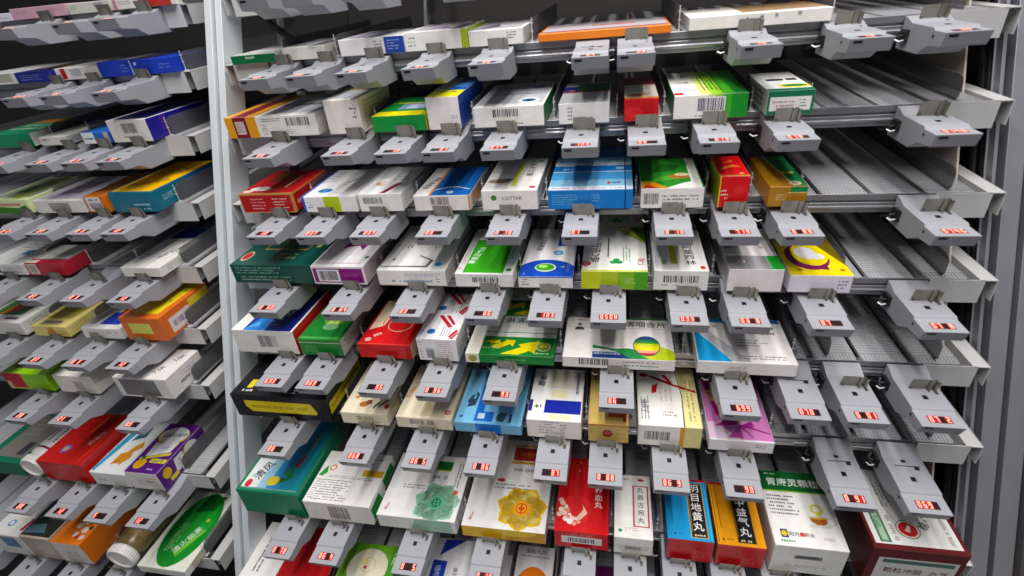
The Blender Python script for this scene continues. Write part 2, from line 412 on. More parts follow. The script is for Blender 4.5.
PBX, GJX = -0.3310, -0.1497
BOXES = [
  ('1.1', 1, -0.5880, -0.5102, 0.0124, 0.120),
  ('1.2', 1, -0.4985, -0.4287, 0.0181, 0.120),
  ('1.3', 1, -0.4041, -0.3020, 0.0226, 0.120),
  ('1.4', 1, -0.3012, -0.2075, 0.0253, 0.120),
  ('1.5', 1, -0.2064, -0.1283, 0.0205, 0.120),
  ('1.6', 1, -0.1076, 0.0681, 0.0100, 0.120),
  ('1.7', 1, 0.0903, 0.2594, 0.0156, 0.120),
  ('2.1', 2, -0.5858, -0.4345, 0.0310, 0.154),
  ('2.2', 2, -0.4165, -0.3622, 0.0483, 0.119),
  ('2.3', 2, -0.3468, -0.2652, 0.0224, 0.130),
  ('2.4', 2, -0.2615, -0.2140, 0.0446, 0.150),
  ('2.5', 2, -0.1950, -0.0966, 0.0277, 0.164),
  ('2.6', 2, -0.0767, -0.0096, 0.0272, 0.136),
  ('2.7', 2, 0.0096, 0.0529, 0.0289, 0.148),
  ('2.8', 2, 0.0719, 0.1612, 0.0296, 0.161),
  ('2.9', 2, 0.1838, 0.2375, 0.0296, 0.123),
  ('3.1', 3, -0.5607, -0.4713, 0.0303, 0.107),
  ('3.2', 3, -0.4568, -0.3703, 0.0244, 0.120),
  ('3.3', 3, -0.3662, -0.2994, 0.0271, 0.120),
  ('3.4', 3, -0.2815, -0.1989, 0.0231, 0.120),
  ('3.5', 3, -0.1816, -0.1037, 0.0287, 0.138),
  ('3.6', 3, -0.0892, 0.0226, 0.0272, 0.097),
  ('3.7', 3, 0.0329, 0.1113, 0.0274, 0.120),
  ('3.8', 3, 0.1283, 0.1639, 0.0415, 0.080),
  ('3.9', 3, 0.1884, 0.2320, 0.0265, 0.120),
  ('4.1', 4, -0.5813, -0.4467, 0.0317, 0.120),
  ('4.2', 4, -0.4449, -0.3593, 0.0310, 0.130),
  ('4.3', 4, -0.3399, -0.2356, 0.0257, 0.153),
  ('4.4', 4, -0.2219, -0.1379, 0.0214, 0.148),
  ('4.5', 4, -0.1308, -0.0549, 0.0181, 0.153),
  ('4.6', 4, -0.0434, 0.0440, 0.0275, 0.136),
  ('4.7', 4, 0.0517, 0.1202, 0.0299, 0.120),
  ('4.8', 4, 0.1439, 0.2094, 0.0330, 0.120),
  ('4.9', 4, 0.2170, 0.2890, 0.0249, 0.120),
  ('5.1', 5, -0.5807, -0.4754, 0.0431, 0.120),
  ('5.2', 5, -0.4710, -0.4003, 0.0300, 0.120),
  ('5.3', 5, -0.3737, -0.2900, 0.0254, 0.120),
  ('5.4', 5, -0.2789, -0.2190, 0.0395, 0.061),
  ('5.5', 5, -0.2084, -0.0807, 0.0156, 0.099),
  ('5.6', 5, -0.0681, 0.0824, 0.0184, 0.096),
  ('5.7', 5, 0.1103, 0.2324, 0.0203, 0.099),
  ('6.1', 6, -0.5885, -0.4247, 0.0454, 0.120),
  ('6.2', 6, -0.4058, -0.3299, 0.0232, 0.120),
  ('6.3', 6, -0.3163, -0.2295, 0.0215, 0.120),
  ('6.4', 6, -0.2255, -0.1261, 0.0189, 0.120),
  ('6.5', 6, -0.1175, -0.0411, 0.0342, 0.110),
  ('6.6', 6, -0.0312, 0.0234, 0.0338, 0.120),
  ('6.7', 6, 0.0359, 0.1184, 0.0379, 0.120),
  ('6.8', 6, 0.1288, 0.2092, 0.0200, 0.120),
  ('7.1', 7, -0.5838, -0.4762, 0.0540, 0.153),
  ('7.2', 7, -0.4706, -0.3587, 0.0424, 0.100),
  ('7.3', 7, -0.3500, -0.2252, 0.0283, 0.120),
  ('7.4', 7, -0.2159, -0.0908, 0.0246, 0.170),
  ('7.5', 7, -0.0772, -0.0012, 0.0370, 0.131),
  ('7.6', 7, 0.0065, 0.0593, 0.0365, 0.106),
  ('7.7', 7, 0.0774, 0.1376, 0.0466, 0.099),
  ('7.8', 7, 0.1419, 0.2026, 0.0448, 0.099),
  ('7.9', 7, 0.2107, 0.2982, 0.0562, 0.119),
  ('7.10', 7, 0.3212, 0.4263, 0.0724, 0.120),
  ('L0.1', 0, -0.3662, -0.3268, 0.0124, 0.120),
  ('L0.2', 0, -0.3260, -0.2085, 0.0173, 0.120),
  ('L0.3', 0, -0.2058, -0.1216, 0.0161, 0.120),
  ('L0.4', 0, -0.1154, -0.0050, 0.0153, 0.120),
  ('L1.1', 1, -0.4133, -0.3311, 0.0187, 0.120),
  ('L1.2', 1, -0.3302, -0.2451, 0.0174, 0.120),
  ('L1.3', 1, -0.2427, -0.1552, 0.0188, 0.120),
  ('L1.4', 1, -0.1526, -0.0050, 0.0234, 0.120),
  ('L2.1', 2, -0.3732, -0.2839, 0.0226, 0.120),
  ('L2.2', 2, -0.2693, -0.2126, 0.0145, 0.120),
  ('L2.3', 2, -0.1790, -0.1251, 0.0187, 0.120),
  ('L2.4', 2, -0.1190, -0.0426, 0.0356, 0.144),
  ('L3.1', 3, -0.3729, -0.2888, 0.0252, 0.120),
  ('L3.2', 3, -0.2776, -0.1736, 0.0227, 0.120),
  ('L3.3', 3, -0.1686, -0.1255, 0.0285, 0.120),
  ('L3.4', 3, -0.1171, -0.0329, 0.0338, 0.161),
  ('L4.1', 4, -0.4048, -0.3119, 0.0215, 0.120),
  ('L4.2', 4, -0.3060, -0.2241, 0.0244, 0.070),
  ('L4.3', 4, -0.1089, -0.0335, 0.0176, 0.152),
  ('L5.1', 5, -0.4223, -0.3259, 0.0264, 0.120),
  ('L5.2', 5, -0.3056, -0.2301, 0.0213, 0.084),
  ('L5.3', 5, -0.1990, -0.1186, 0.0213, 0.120),
  ('L5.4', 5, -0.1080, -0.0296, 0.0454, 0.118),
  ('L6.1', 6, -0.3728, -0.2746, 0.0376, 0.049),
  ('L6.2', 6, -0.2597, -0.1781, 0.0387, 0.120),
  ('L6.3', 6, -0.1302, -0.0246, 0.0427, 0.081),
  ('L7.3', 7, -0.3063, -0.2082, 0.0483, 0.120),
  ('L7.4', 7, -0.1998, -0.1255, 0.0322, 0.120),
  ('L7.5', 7, -0.1208, -0.0555, 0.0425, 0.113),
  ('L8.1', 8, -0.4243, -0.3551, 0.0586, 0.120),
  ('L8.2', 8, -0.3528, -0.2860, 0.0621, 0.120),
  ('L8.3', 8, -0.2853, -0.2209, 0.0577, 0.120),
  ('L8.5', 8, -0.1202, -0.0213, 0.0179, 0.157),
  ('8.1', 8, -0.6165, -0.4602, 0.0300, 0.130),
  ('8.3', 8, -0.4469, -0.3497, 0.0320, 0.110),
  ('8.4', 8, -0.3048, -0.2235, 0.0340, 0.135),
  ('8.5', 8, -0.2127, -0.1581, 0.0300, 0.120),
  ('8.6', 8, -0.1497, -0.0878, 0.0360, 0.137),
  ('8.7', 8, -0.0759, 0.0090, 0.0300, 0.120),
  ('8.8', 8, 0.0178, 0.0724, 0.0260, 0.120),
  ('8.9', 8, 0.0809, 0.1475, 0.0260, 0.120),
  ('8.10', 8, 0.3112, 0.3629, 0.0300, 0.120),
  ('L7.1', 7, -0.4415, -0.3565, 0.0350, 0.120),
]
TAGS = [
  ('M', 0, -0.4938, '    ', True),
  ('M', 0, -0.4287, '    ', True),
  ('M', 0, -0.3418, '    ', True),
  ('M', 0, -0.2144, '    ', True),
  ('M', 1, -0.4978, ' 02 ', True),
  ('M', 1, -0.4263, '03  ', True),
  ('M', 1, -0.3508, ' 05 ', True),
  ('M', 1, -0.256, ' 04 ', True),
  ('M', 1, -0.1657, ' 06 ', True),
  ('M', 1, -0.0338, ' 07 ', False),
  ('M', 1, 0.0217, '  08', True),
  ('M', 1, 0.1625, ' 10 ', True),
  ('M', 1, 0.2756, ' 12 ', True),
  ('M', 1, 0.3689, ' 14 ', True),
  ('M', 2, -0.4975, ' 05 ', True),
  ('M', 2, -0.3755, ' 17 ', True),
  ('M', 2, -0.2976, '  12', True),
  ('M', 2, -0.2304, '  21', True),
  ('M', 2, -0.15, '017 ', True),
  ('M', 2, -0.0449, ' 103', True),
  ('M', 2, 0.0369, '05  ', True),
  ('M', 2, 0.1202, ' 013', True),
  ('M', 2, 0.2067, '018 ', True),
  ('M', 2, 0.3664, '0148', True),
  ('M', 3, -0.4974, ' 10 ', True),
  ('M', 3, -0.4193, '037 ', True),
  ('M', 3, -0.337, ' 037', True),
  ('M', 3, -0.2408, '03  ', True),
  ('M', 3, -0.1439, '0 10', True),
  ('M', 3, -0.0439, '01  ', True),
  ('M', 3, 0.072, '0 10', True),
  ('M', 3, 0.148, ' 719', True),
  ('M', 3, 0.2166, '0 80', True),
  ('M', 3, 0.3735, '0746', True),
  ('M', 4, -0.4993, '0 50', True),
  ('M', 4, -0.3832, '0 64', True),
  ('M', 4, -0.2803, '03  ', True),
  ('M', 4, -0.1727, '  06', True),
  ('M', 4, -0.0877, ' 103', True),
  ('M', 4, -0.0062, '050H', True),
  ('M', 4, 0.0934, '033 ', True),
  ('M', 4, 0.1636, '03 8', True),
  ('M', 4, 0.2535, '07  ', True),
  ('M', 4, 0.3696, '07 8', True),
  ('M', 5, -0.4957, '693 ', True),
  ('M', 5, -0.4294, '069 ', True),
  ('M', 5, -0.3313, '  95', True),
  ('M', 5, -0.2449, '0 96', True),
  ('M', 5, -0.1488, '  93', True),
  ('M', 5, 0.006, '06  ', True),
  ('M', 5, 0.1572, ' 699', True),
  ('M', 5, 0.235, '070 ', False),
  ('M', 5, 0.2972, '0 01', True),
  ('M', 5, 0.3745, '07 2', True),
  ('M', 6, -0.4965, '06  ', True),
  ('M', 6, -0.3648, '068 ', True),
  ('M', 6, -0.2688, '06 5', True),
  ('M', 6, -0.177, '0 86', True),
  ('M', 6, -0.0795, '  87', True),
  ('M', 6, -0.0067, '0 88', True),
  ('M', 6, 0.0777, '06 9', True),
  ('M', 6, 0.1653, '  90', True),
  ('M', 6, 0.2905, '0 91', False),
  ('M', 6, 0.3687, '069 ', False),
  ('M', 7, -0.4966, '0 78', True),
  ('M', 7, -0.4186, '06 4', True),
  ('M', 7, -0.2872, '0  5', True),
  ('M', 7, -0.1736, '0 10', True),
  ('M', 7, -0.0407, '06 1', True),
  ('M', 7, 0.0295, '0  2', True),
  ('M', 7, 0.0958, '06 7', True),
  ('M', 7, 0.1597, ' 07 ', True),
  ('M', 7, 0.2254, '  8 ', True),
  ('L', 0, -0.2532, ' 0 2', True),
  ('L', 0, -0.1328, ' 07 ', True),
  ('L', 0, -0.0581, '0 5 ', True),
  ('L', 1, -0.2423, ' 0 2', True),
  ('L', 1, -0.1668, ' 07 ', True),
  ('L', 1, -0.0685, '0 5 ', True),
  ('L', 2, -0.2986, ' 0 2', True),
  ('L', 2, -0.2084, ' 07 ', True),
  ('L', 2, -0.1372, '0 5 ', True),
  ('L', 2, -0.0693, ' 12 ', True),
  ('L', 3, -0.2966, ' 0 2', True),
  ('L', 3, -0.2208, ' 07 ', True),
  ('L', 3, -0.1387, '0 5 ', True),
  ('L', 3, -0.0719, ' 12 ', True),
  ('L', 4, -0.346, ' 0 2', True),
  ('L', 4, -0.2492, ' 07 ', True),
  ('L', 4, -0.1614, '0 5 ', True),
  ('L', 4, -0.0689, ' 12 ', True),
  ('L', 5, -0.351, ' 0 2', True),
  ('L', 5, -0.2563, ' 07 ', True),
  ('L', 5, -0.1683, '0 5 ', True),
  ('L', 5, -0.0808, ' 12 ', True),
  ('L', 6, -0.2995, ' 28 ', True),
  ('L', 6, -0.206, '21  ', True),
  ('L', 6, -0.0693, '05  ', True),
  ('L', 7, -0.3179, ' 08 ', True),
  ('L', 7, -0.2308, ' 12 ', True),
  ('L', 7, -0.1499, '5   ', True),
  ('L', 7, -0.065, '12  ', True),
  ('L', 8, -0.466, ' 1  ', True),
  ('L', 8, -0.358, ' 4  ', True),
  ('L', 8, -0.261, ' 6  ', True),
  ('L', 8, -0.168, ' 9  ', True),
]
BEHIND = [('3.6', 'second wide blue banded box, standing behind its twin on the fourth shelf'), ('5.4', 'white box with red diagonal stripes, second one behind its twin'), ('5.5', 'green box with yellow arrows, second one behind its twin'), ('4.6', 'white box with a yellow-green front, rear one half hidden in shadow')]
ART = {
  '1.1': ('e9e7df', 'green-fronted flat box', 'green-fronted flat medicine box at the left end of the top full shelf', 'f R 0 0 1 1 0b6a3e;f T A6x664 .42 .72 5 e8f0e8 0;t R 0 0 .9 1 d8dad4'),
  '1.2': ('efece6', 'plain white flat box', 'plain white flat medicine box right of the green-fronted flat box', 'f L .6 .8 .82 .9 1 8a8a90;t R .05 .05 .95 .95 c9c9cb'),
  '1.3': ('efeeee', 'white box with blue end panel', 'white medicine box with a blue panel at its right end', 'f R .7 0 1 1 23459c;f L .74 .2 .97 .85 4 9fb4e0;f L .54 .15 .67 .85 4 74747c;t R .05 .1 .6 .9 a9a4b8'),
  '1.4': ('efeeec', 'white box with lime edge', 'white medicine box with a lime green right edge on the top full shelf', 'f R .9 0 1 1 a9bc1e;f L .05 .2 .18 .8 3 74747c;t R .1 .1 .85 .9 b4b0b8;t P 7a4f80 .3 .2 .5 .3 .7 .2 .5 .5;r R 0 0 1 1 a9bc1e'),
  '1.5': ('efeeec', 'white box with grey printing', 'small white medicine box with three short printed lines beside the lime edged box', 'f L .7 .35 .9 .85 3 606068;t R .08 .1 .92 .9 b9b9bf;t P 50485e .15 .2 .4 .7 .5 .3'),
  '1.6': ('e8852a', 'thin orange box', 'long thin orange medicine box on the top full shelf', 't R .02 .1 .98 1 c9c0c6;t R .02 .1 .98 .16 7a4a8a;t R .4 .5 .75 .6 d8603a'),
  '1.7': ('f0eee8', 'long white box with four characters', 'long white medicine box with four dark characters on its front', 'f T 头 .42 .6 5 303038 0;f T 孢 .52 .66 5 303038 0;f T 克 .62 .7 5 303038 0;f T 肟 .78 .72 5 303038 0;t R .4 .15 1 1 a98a68;t L .45 .3 .95 .7 3 7a6040;l L .3 .2 .7 .8 4 9a9a98'),
  '2.1': ('f2f0ec', 'yellow and maroon banded white box', 'wide white medicine box with yellow and maroon bands at its left', 'f R 0 0 .09 1 e0a21e;f R .09 0 .24 1 7c1428;f R .24 0 .35 1 e0a21e;f R .11 .18 .21 .8 cfc4c4;f L .12 .25 .2 .75 4 8a6a70;f L .4 .72 .62 .9 2 70707a;f L .4 .1 .46 .65 6 9a9aa0;f L .66 .1 .8 .35 3 9a9aa0;f B .68 .5 .93 .88 404048;t R 0 0 .09 1 e0a21e;t R .09 0 .24 1 7c1428;t R .24 0 .35 1 e0a21e;t R .4 .1 .98 1 c4c6cc;t L .4 .4 .9 .55 1 505058;t T 颗粒冲剂 .65 .65 9 40404c 0;l R 0 0 1 1 e0a21e;r R .3 .1 .7 .9 bcb6ae'),
  '2.2': ('eee6e0', 'tall plain white box', 'tall plain off-white medicine box beside the yellow and maroon banded box', 'f L .72 .68 .93 .78 1 70707a;f L .78 .56 .95 .66 1 70707a;f L .78 .44 .95 .54 1 70707a;t R .15 .08 .95 .6 b9bbc0;t R .1 .6 1 1 c0a050;r R .1 .08 .9 .92 d9d0c0;r L .15 .1 .85 .9 7 a89c88'),
  '2.3': ('12893c', 'green box with yellow stripe', 'small green medicine box with a yellow stripe across its top', 't R 0 0 1 .22 e6df1c;t R .3 .3 .92 .62 7d9cb4;t R .45 .34 .8 .55 b8cce0;t R .05 .62 .95 .66 e6df1c;r R 0 0 .5 1 e2da22;l R 0 0 .3 1 e2da22'),
  '2.4': ('efe7e9', 'tall white box with blue side', 'tall white medicine box with a yellow topped front and blue side', 't R 0 0 1 .3 e7e30f;t R 0 .3 .45 1 d2d2da;t R .45 .3 1 1 1f60bc;t R .5 .45 .95 .8 5b90d0;t O .3 .42 3 c02838;t T ♥ .75 .2 6 202028 0;r R 0 0 1 1 1c4ea8;f L .74 .32 .92 .44 2 60606c'),
  '2.5': ('f2f0ec', 'white box with blue eye mark', 'white medicine box with a blue eye mark and barcode', 'f B .28 .5 .64 .86 383840;f L .3 .1 .7 .2 1 70707a;t R .03 .1 .97 .98 c3c4c9;t T 硝苯地平缓释片 .5 .48 9 303038 0;t E .75 .2 .16 .1 f0f2ee;t E .75 .2 .1 .06 2a6aa8;t E .75 .2 .04 .03 101830;t L .1 .7 .9 .85 2 60606c;t E .8 .75 .1 .06 4a6a9a;r R 0 0 1 1 1b7a3c'),
  '2.6': ('f1f0f0', 'silver topped white box', 'white medicine box with a silver top and red line', 'f L .18 .15 .28 .85 4 606068;t R 0 0 1 .5 b9babe;t R 0 .5 1 .56 8c2034;t R 0 .56 .3 .8 2f3d98;t R .3 .56 1 .95 1d6a40;t R .12 .56 .25 .62 c87038'),
  '2.7': ('c8161e', 'narrow red box', 'narrow red medicine box with a pale top picture', 't R 0 .06 1 .6 d5ccc0;t R 0 0 1 .06 e08a28;t E .35 .14 .22 .06 9a5a30;t E .6 .18 .15 .04 c89868;t L .1 .3 .9 .55 3 a8a098;t R 0 .6 1 1 7c2a30;f E .3 .4 .3 .25 d8262c;f E .7 .6 .25 .2 b8101a'),
  '2.8': ('f2f0ec', 'white to green fading box', 'white medicine box fading to bright green with a large barcode', 'f R .46 0 .56 1 dfe7a0;f R .56 0 .66 1 9ccc40;f R .66 0 .78 1 47ab2e;f R .78 0 1 1 1a9430;f R .31 .25 .7 .9 f2f0ec;f B .33 .32 .68 .85 50406c;f L .3 .08 .5 .16 1 60606c;t R .36 0 .5 1 dbe88a;t R .5 0 .66 1 9ad03a;t R .66 0 .82 1 48ac2c;t R .82 0 1 1 1a8e30;t R 0 .02 .13 .1 c02030;t T POX .24 .2 7 303038 0;t T 止咳 .2 .5 8 303038 0;t L .42 .15 .7 .85 5 4a7a2a v;r R 0 0 1 1 168a2c;l R 0 0 1 1 186a34'),
  '2.9': ('f0efeb', 'white box with green border and yellow oval', 'white medicine box with green borders and a yellow oval on top', 'f R 0 0 1 1 0f6d49;f R .06 .18 .94 .74 ecebe8;f L .12 .3 .6 .62 2 b07a80;f L .68 .3 .9 .66 3 50505c;t R 0 0 1 .1 0f6d49;t E .68 .22 .36 .09 e8d926;t E .68 .235 .26 .06 2c7a3a;t R .2 .5 .6 .6 303038;t R .66 .5 .9 .6 303038;l L .2 .15 .7 .85 3 26303a;l R .9 0 1 1 0f6d49'),
  '3.1': ('b11b20', 'red box with gold edges', 'dark red medicine box with gold edges and a white cloud emblem', 'f R 0 0 1 .05 c7a055;f R 0 .93 1 1 c7a055;f R 0 0 .025 1 c7a055;f R .975 0 1 1 c7a055;f L .2 .15 .5 .8 4 e0a8a0;f L .62 .2 .92 .8 4 ecc8c0;t R 0 0 1 .03 c7a055;t E .3 .2 .2 .08 e8e4e0;t T 同仁堂 .4 .22 9 201818 0;t E .12 .1 .1 .05 e8d8d0;t R .7 .25 .74 .75 e8d0b0;t R .2 .5 .6 .95 6a3a18;r R 0 .92 1 1 c7a055;r R 0 0 .04 1 c7a055;r L .1 .3 .7 .6 1 e8b0a0'),
  '3.2': ('f1f0ee', 'white box with lime block', 'white medicine box with a lime block and blue oval', 'f R 0 0 .045 1 2c48d8;t R 0 0 .05 1 5a68b4;f R .4 0 .7 1 b7cf20;f L .08 .25 .2 .7 3 60606c;t E .32 .2 .13 .07 2c7cc0;t T 乙 .32 .2 6 e8f0f8 0;t T 复方甘草片 .62 .55 8 585860 70;t R .06 .5 .3 .9 dcdcdf;t L .1 .6 .3 .85 3 9a9aa4;l R 0 0 1 1 2c48a8;r R .1 .1 .8 .9 b9b4aa'),
  '3.3': ('f1f0ee', 'white box with maroon slash', 'white medicine box with a maroon stripe on its top', 'f B .1 .45 .55 .8 484850;t P 8a1a4c .5 .02 .63 .02 .8 .36 .68 .36;t E .32 .35 .14 .07 d8b088;t E .36 .37 .1 .05 f1f0ee;t P c07060 .25 .3 .4 .4 .38 .42 .24 .33;t L .5 .45 .9 .85 4 a8b0a8;t R .1 .55 .4 .9 cdd2d2;r L .1 .2 .8 .8 4 8a8a90'),
  '3.4': ('efebe8', 'blue topped box with orange stripe', 'blue topped medicine box with a white arc and orange stripe', 't R .3 0 1 1 1a68b8;t R .27 0 .31 1 e0902e;t T 盐酸氨溴索 .17 .42 10 40301c 78;t P e8eef4 .32 .16 .5 .24 .7 .26 .95 .18 .95 .2 .7 .285 .5 .265 .32 .18;t O .62 .1 5 e8eef4;t T G .62 .1 8 1a68b8 0;f B .3 .4 .64 .88 70605c;f R .97 0 1 1 d8883a;r R .1 .1 .9 .9 d9a070'),
  '3.5': ('f3f0ea', 'white box with yellow-green bar', 'white medicine box with tablets and a yellow-green bar printed on top', 't R .5 .12 .58 .85 c6cf22;t V 左氧氟沙星 .76 .92 13 383840 1.12;t E .24 .26 .2 .06 a88a78;t E .42 .3 .08 .03 605048;t E .9 .08 .06 .03 b83040;t E .88 .88 .06 .03 608a50;t R 0 .5 .4 .9 d5d5d2;f O .22 .62 4 3a8a3c;f T COTTAR .55 .6 7 484850 0;r R .1 .1 .9 .9 c8c4bc'),
  '3.6': ('1b7cc8', 'blue banded box', 'wide blue banded medicine box on the fourth shelf, front of its pair', 'f L .05 .2 .38 .8 5 7ab8e4;f L .52 .35 .62 .8 3 7ab8e4;f R .905 0 .92 1 143c78;t R 0 0 1 .14 e2ecf4;t L .04 .03 .9 .1 1 b09ac0;t R 0 .14 1 .4 8cc0e0;t R 0 .4 1 .72 4ea2d8;t R 0 .72 1 .75 e2ecf4;t R .905 0 .92 1 143c78;t R .7 .22 .74 .3 c83038;t L .76 .22 .9 .3 1 405878;t L .1 .8 .3 .9 1 a8d4f0;t R .8 .82 .9 .92 a8d4f0'),
  '3.7': ('f2f0ec', 'green leaf picture box', 'white fronted medicine box with a green leaf picture top', 'f R .03 .18 .3 .78 e4e2de;f B .05 .22 .28 .75 404048;f L .34 .35 .92 .7 2 70707a;t R 0 0 .82 1 2d8a2a;t P 1c5e1e .2 .5 .6 .55 .7 .75 .35 .8;t P 4cae34 .2 .2 .75 .3 .6 .42 .3 .36;t P f2f0ec .4 0 .95 0 .95 .22 .7 .16;t P d89a20 0 0 .45 0 .2 .2 0 .22;t P c0341c 0 0 .3 0 .1 .12;t E .66 .36 .2 .08 a8783c;t E .7 .42 .12 .05 e8d0b0;t R .82 0 .9 1 f0eee8;t R .9 0 .97 1 f0eee8;t R .97 0 1 1 1d7a34;t V 益肝 .8 .85 10 2a7a30;r R 0 0 1 1 1d6a34'),
  '3.8': ('d0121a', 'tall red box with yellow-green side', 'tall narrow red medicine box with a yellow-green side', 'l R 0 0 1 1 a9b52a;f R 0 0 .05 1 e0c020;f L .08 .5 .34 .58 1 f0d0c0;f L .08 .38 .34 .46 1 f0d0c0;f L .08 .26 .34 .34 1 f0d0c0;f E .7 .55 .2 .12 d8282a;t P e08028 .1 .3 .6 .45 .9 .4 .6 .55 .1 .4;t P e86030 .2 .6 .7 .7 .6 .8;t O .75 .12 3 e0a060;t R 0 0 1 .04 b8a048'),
  '3.9': ('a97a18', 'gold box with green panel', 'gold medicine box with a slanting green panel and cream disc', 't P 128048 .38 1 1 1 1 .02 .66 .02;t P e8d090 .34 1 .38 1 .68 .02 .63 .02;t O .72 .1 7 e8d8c0;t O .72 .1 4 c8a890;t R .5 .4 .9 .45 e0c060;f R .55 .7 1 1 128048;f R .5 .68 1 .72 e8d090;f L .2 .3 .5 .65 3 e8d0a0;r R 0 0 1 .8 128048'),
  '4.1': ('0d4b41', 'dark green box with red stamp', 'wide dark green medicine box with a red stamp and gold frame', 't E .1 .24 .06 .13 d8b48c;t E .1 .24 .048 .1 a8242a;t R .22 .42 .78 .45 a08a48;t R .22 .42 .235 .95 a08a48;t R .77 .42 .785 .95 a08a48;t T 六味地黄丸 .5 .66 15 7a7a48 0;t L .5 .15 .75 .35 2 8a9a60;t R .86 .5 .92 .8 a09a68;f L .06 .5 .72 .92 3 88b8a0;f L .1 .12 .74 .42 2 9cb8a0'),
  '4.2': ('f3eef0', 'white box with purple front panel', 'white medicine box with a purple front panel and barcode', 'f R .03 .1 .96 .88 8a1c7e;f R .1 .16 .52 .82 efeaee;f B .14 .24 .48 .74 505058;f L .6 .4 .85 .6 2 b060a8;t P 8a1c7e .3 .45 .45 .85 .8 .85 .72 .4 .6 .52;t V 诺沙 .82 .75 14 28202c;t O .93 .22 3.5 1c4a3c;t R .05 .06 .9 .09 d8c8d2;l R .1 0 .9 1 d9d4d8'),
  '4.3': ('f1efec', 'white box with grey tick', 'wide white medicine box with a grey tick and blue emblem', 't P 6a6a70 .02 .06 .72 .06 .76 .2 .52 .3 .5 .285 .7 .2 .68 .09 .02 .08;t O .86 .12 7 9cc8dc;t O .86 .12 4.5 2a80b8;t T 小儿氨酚 .38 .62 15 404048 55;t T ♟ .15 .22 8 303848 0;t R .55 .4 .62 .95 dcd6ce;t L .64 .45 .9 .9 5 a8a4a0 v;t L .5 .5 .6 .55 1 d09070;f L .4 .6 .85 .8 2 8090c0;f L .2 .2 .8 .4 1 8090c0;f L .86 .2 .94 .85 4 404870;r R 0 .1 1 .9 d0cac2'),
  '4.4': ('f1efec', 'white box with green panel', 'white medicine box with a large green panel on its top', 't R .13 .02 .83 .72 3ba31e;t T 藿香正气水 .25 .38 11 e4f4e0 80;t L .4 .1 .75 .6 6 2a8414 v;t O .91 .08 4 2a8a30;t R .84 .3 .92 .8 b8c4b0;t T 红 .05 .1 5 c03848 0;t L .03 .2 .1 .6 2 c8a8a8 v;f B .3 .36 .76 .74 484850;f L .25 .8 .75 .88 1 a0709a;r R .2 .1 .9 .9 3a9020'),
  '4.5': ('f0eeee', 'white box with blue wave and green pill', 'white medicine box with a blue wave and green capsule picture', 't R 0 0 1 .12 1c4cb4;t E .5 .1 .55 .22 1c4cb4;t E .47 .17 .2 .08 d0dcc0;t E .46 .175 .17 .065 3c9a2c;t E .42 .19 .08 .03 a8dc60;t T 叶 .8 .18 6 c8d838 0;t L .86 .1 .92 .28 2 88a8e0 v;t R .62 .6 .78 .95 1c4c9c;t O .66 .46 7 3c94cc;t T 维 .66 .46 7 e0f0f8 0;t T 氯雷他定片 .3 .66 10 484850 84;t T b .1 .05 5 e0e8f0 0;f R 0 .9 1 1 1c4cb4;f L .06 .2 .22 .85 3 585860;r R 0 0 1 1 7a3a94'),
  '4.6': ('eeede6', 'white box with yellow-green front', 'white topped medicine box with a yellow-green front and black vertical title', 'f R 0 0 .3 1 c9d022;f R .3 0 .55 1 b4ca22;f R .55 0 .8 1 86ba24;f R .8 0 1 1 52a824;f L .66 .3 .84 .65 3 d8e4b0;t R 0 0 1 .03 c8d028;t T 维C银翘片 .2 .46 16 26262c 88;t O .06 .16 7 c01c34;t T 正品 .06 .16 5 f4e0e0 90;t T ♣ .53 .2 18 2a9048 0;t L .62 .2 .76 .6 3 50905a v;t R .39 .3 .41 .75 484850;t T 仁和 .9 .2 10 c03040 80;t P c4cc40 .55 .95 1 .95 1 .6;t P 4a7a20 .75 1 1 1 1 .62;r R 0 0 1 1 4aa02a'),
  '4.7': ('f2f0ec', 'white barcode box with red dot', 'white medicine box with a wide barcode and red dot on top', 'f B .18 .4 .82 .74 484448;f L .15 .22 .5 .3 1 80808a;t R .33 .15 .45 .75 c8c82a;t V 阿莫西林 .7 .62 14 40404a;t E .9 .07 .05 .035 c04040;t R .16 .14 .24 .26 90c080;t L .03 .1 .1 .6 2 a0b0b8 v;t R .1 .3 .3 .8 d9dce0;r R .1 .1 .9 .9 cfc8c2'),
  '4.8': ('f2ecee', 'white box with grey band and green corner', 'white medicine box with a grey top band and bright green corner', 't R 0 0 .78 .3 8f8f92;t R .4 0 .7 .3 a5a5a8;t R .78 0 1 .3 16a02c;t O .27 .17 5 d8d0d0;t T 安 .27 .17 6 b02838 0;t R .3 .35 .45 .95 f4f4f4;t R 0 .35 .25 .9 c4c4c8;t T 安 .75 .5 6 b03840 0;t L .05 .45 .2 .7 2 606068;l R .05 .1 .9 .9 dcd6d6;l L .1 .3 .5 .7 3 8a8a8e'),
  '4.9': ('e9e5f1', 'yellow topped box with purple swirl', 'yellow topped medicine box with a purple swirl around a white cup', 't R 0 0 1 1 e9d30f;t P 58a83a 0 .8 .5 .8 .4 1 0 1;t E .44 .42 .36 .3 7a1858;t E .5 .47 .3 .26 e9d30f;t P e9d30f .3 .5 1 .3 1 .8 .5 .8;t E .45 .5 .18 .14 e8e4ee;t E .6 .42 .14 .07 e8e4ee;t P 7a1858 .35 .16 .68 .12 .68 .2 .4 .22;t P 6a5a14 .6 .9 1 .2 1 1 .62 1;t O .88 .12 3 c86018;t O .2 .12 3 b87018;f L .78 .2 .95 .75 3 707090;r R 0 0 1 1 6a5a24'),
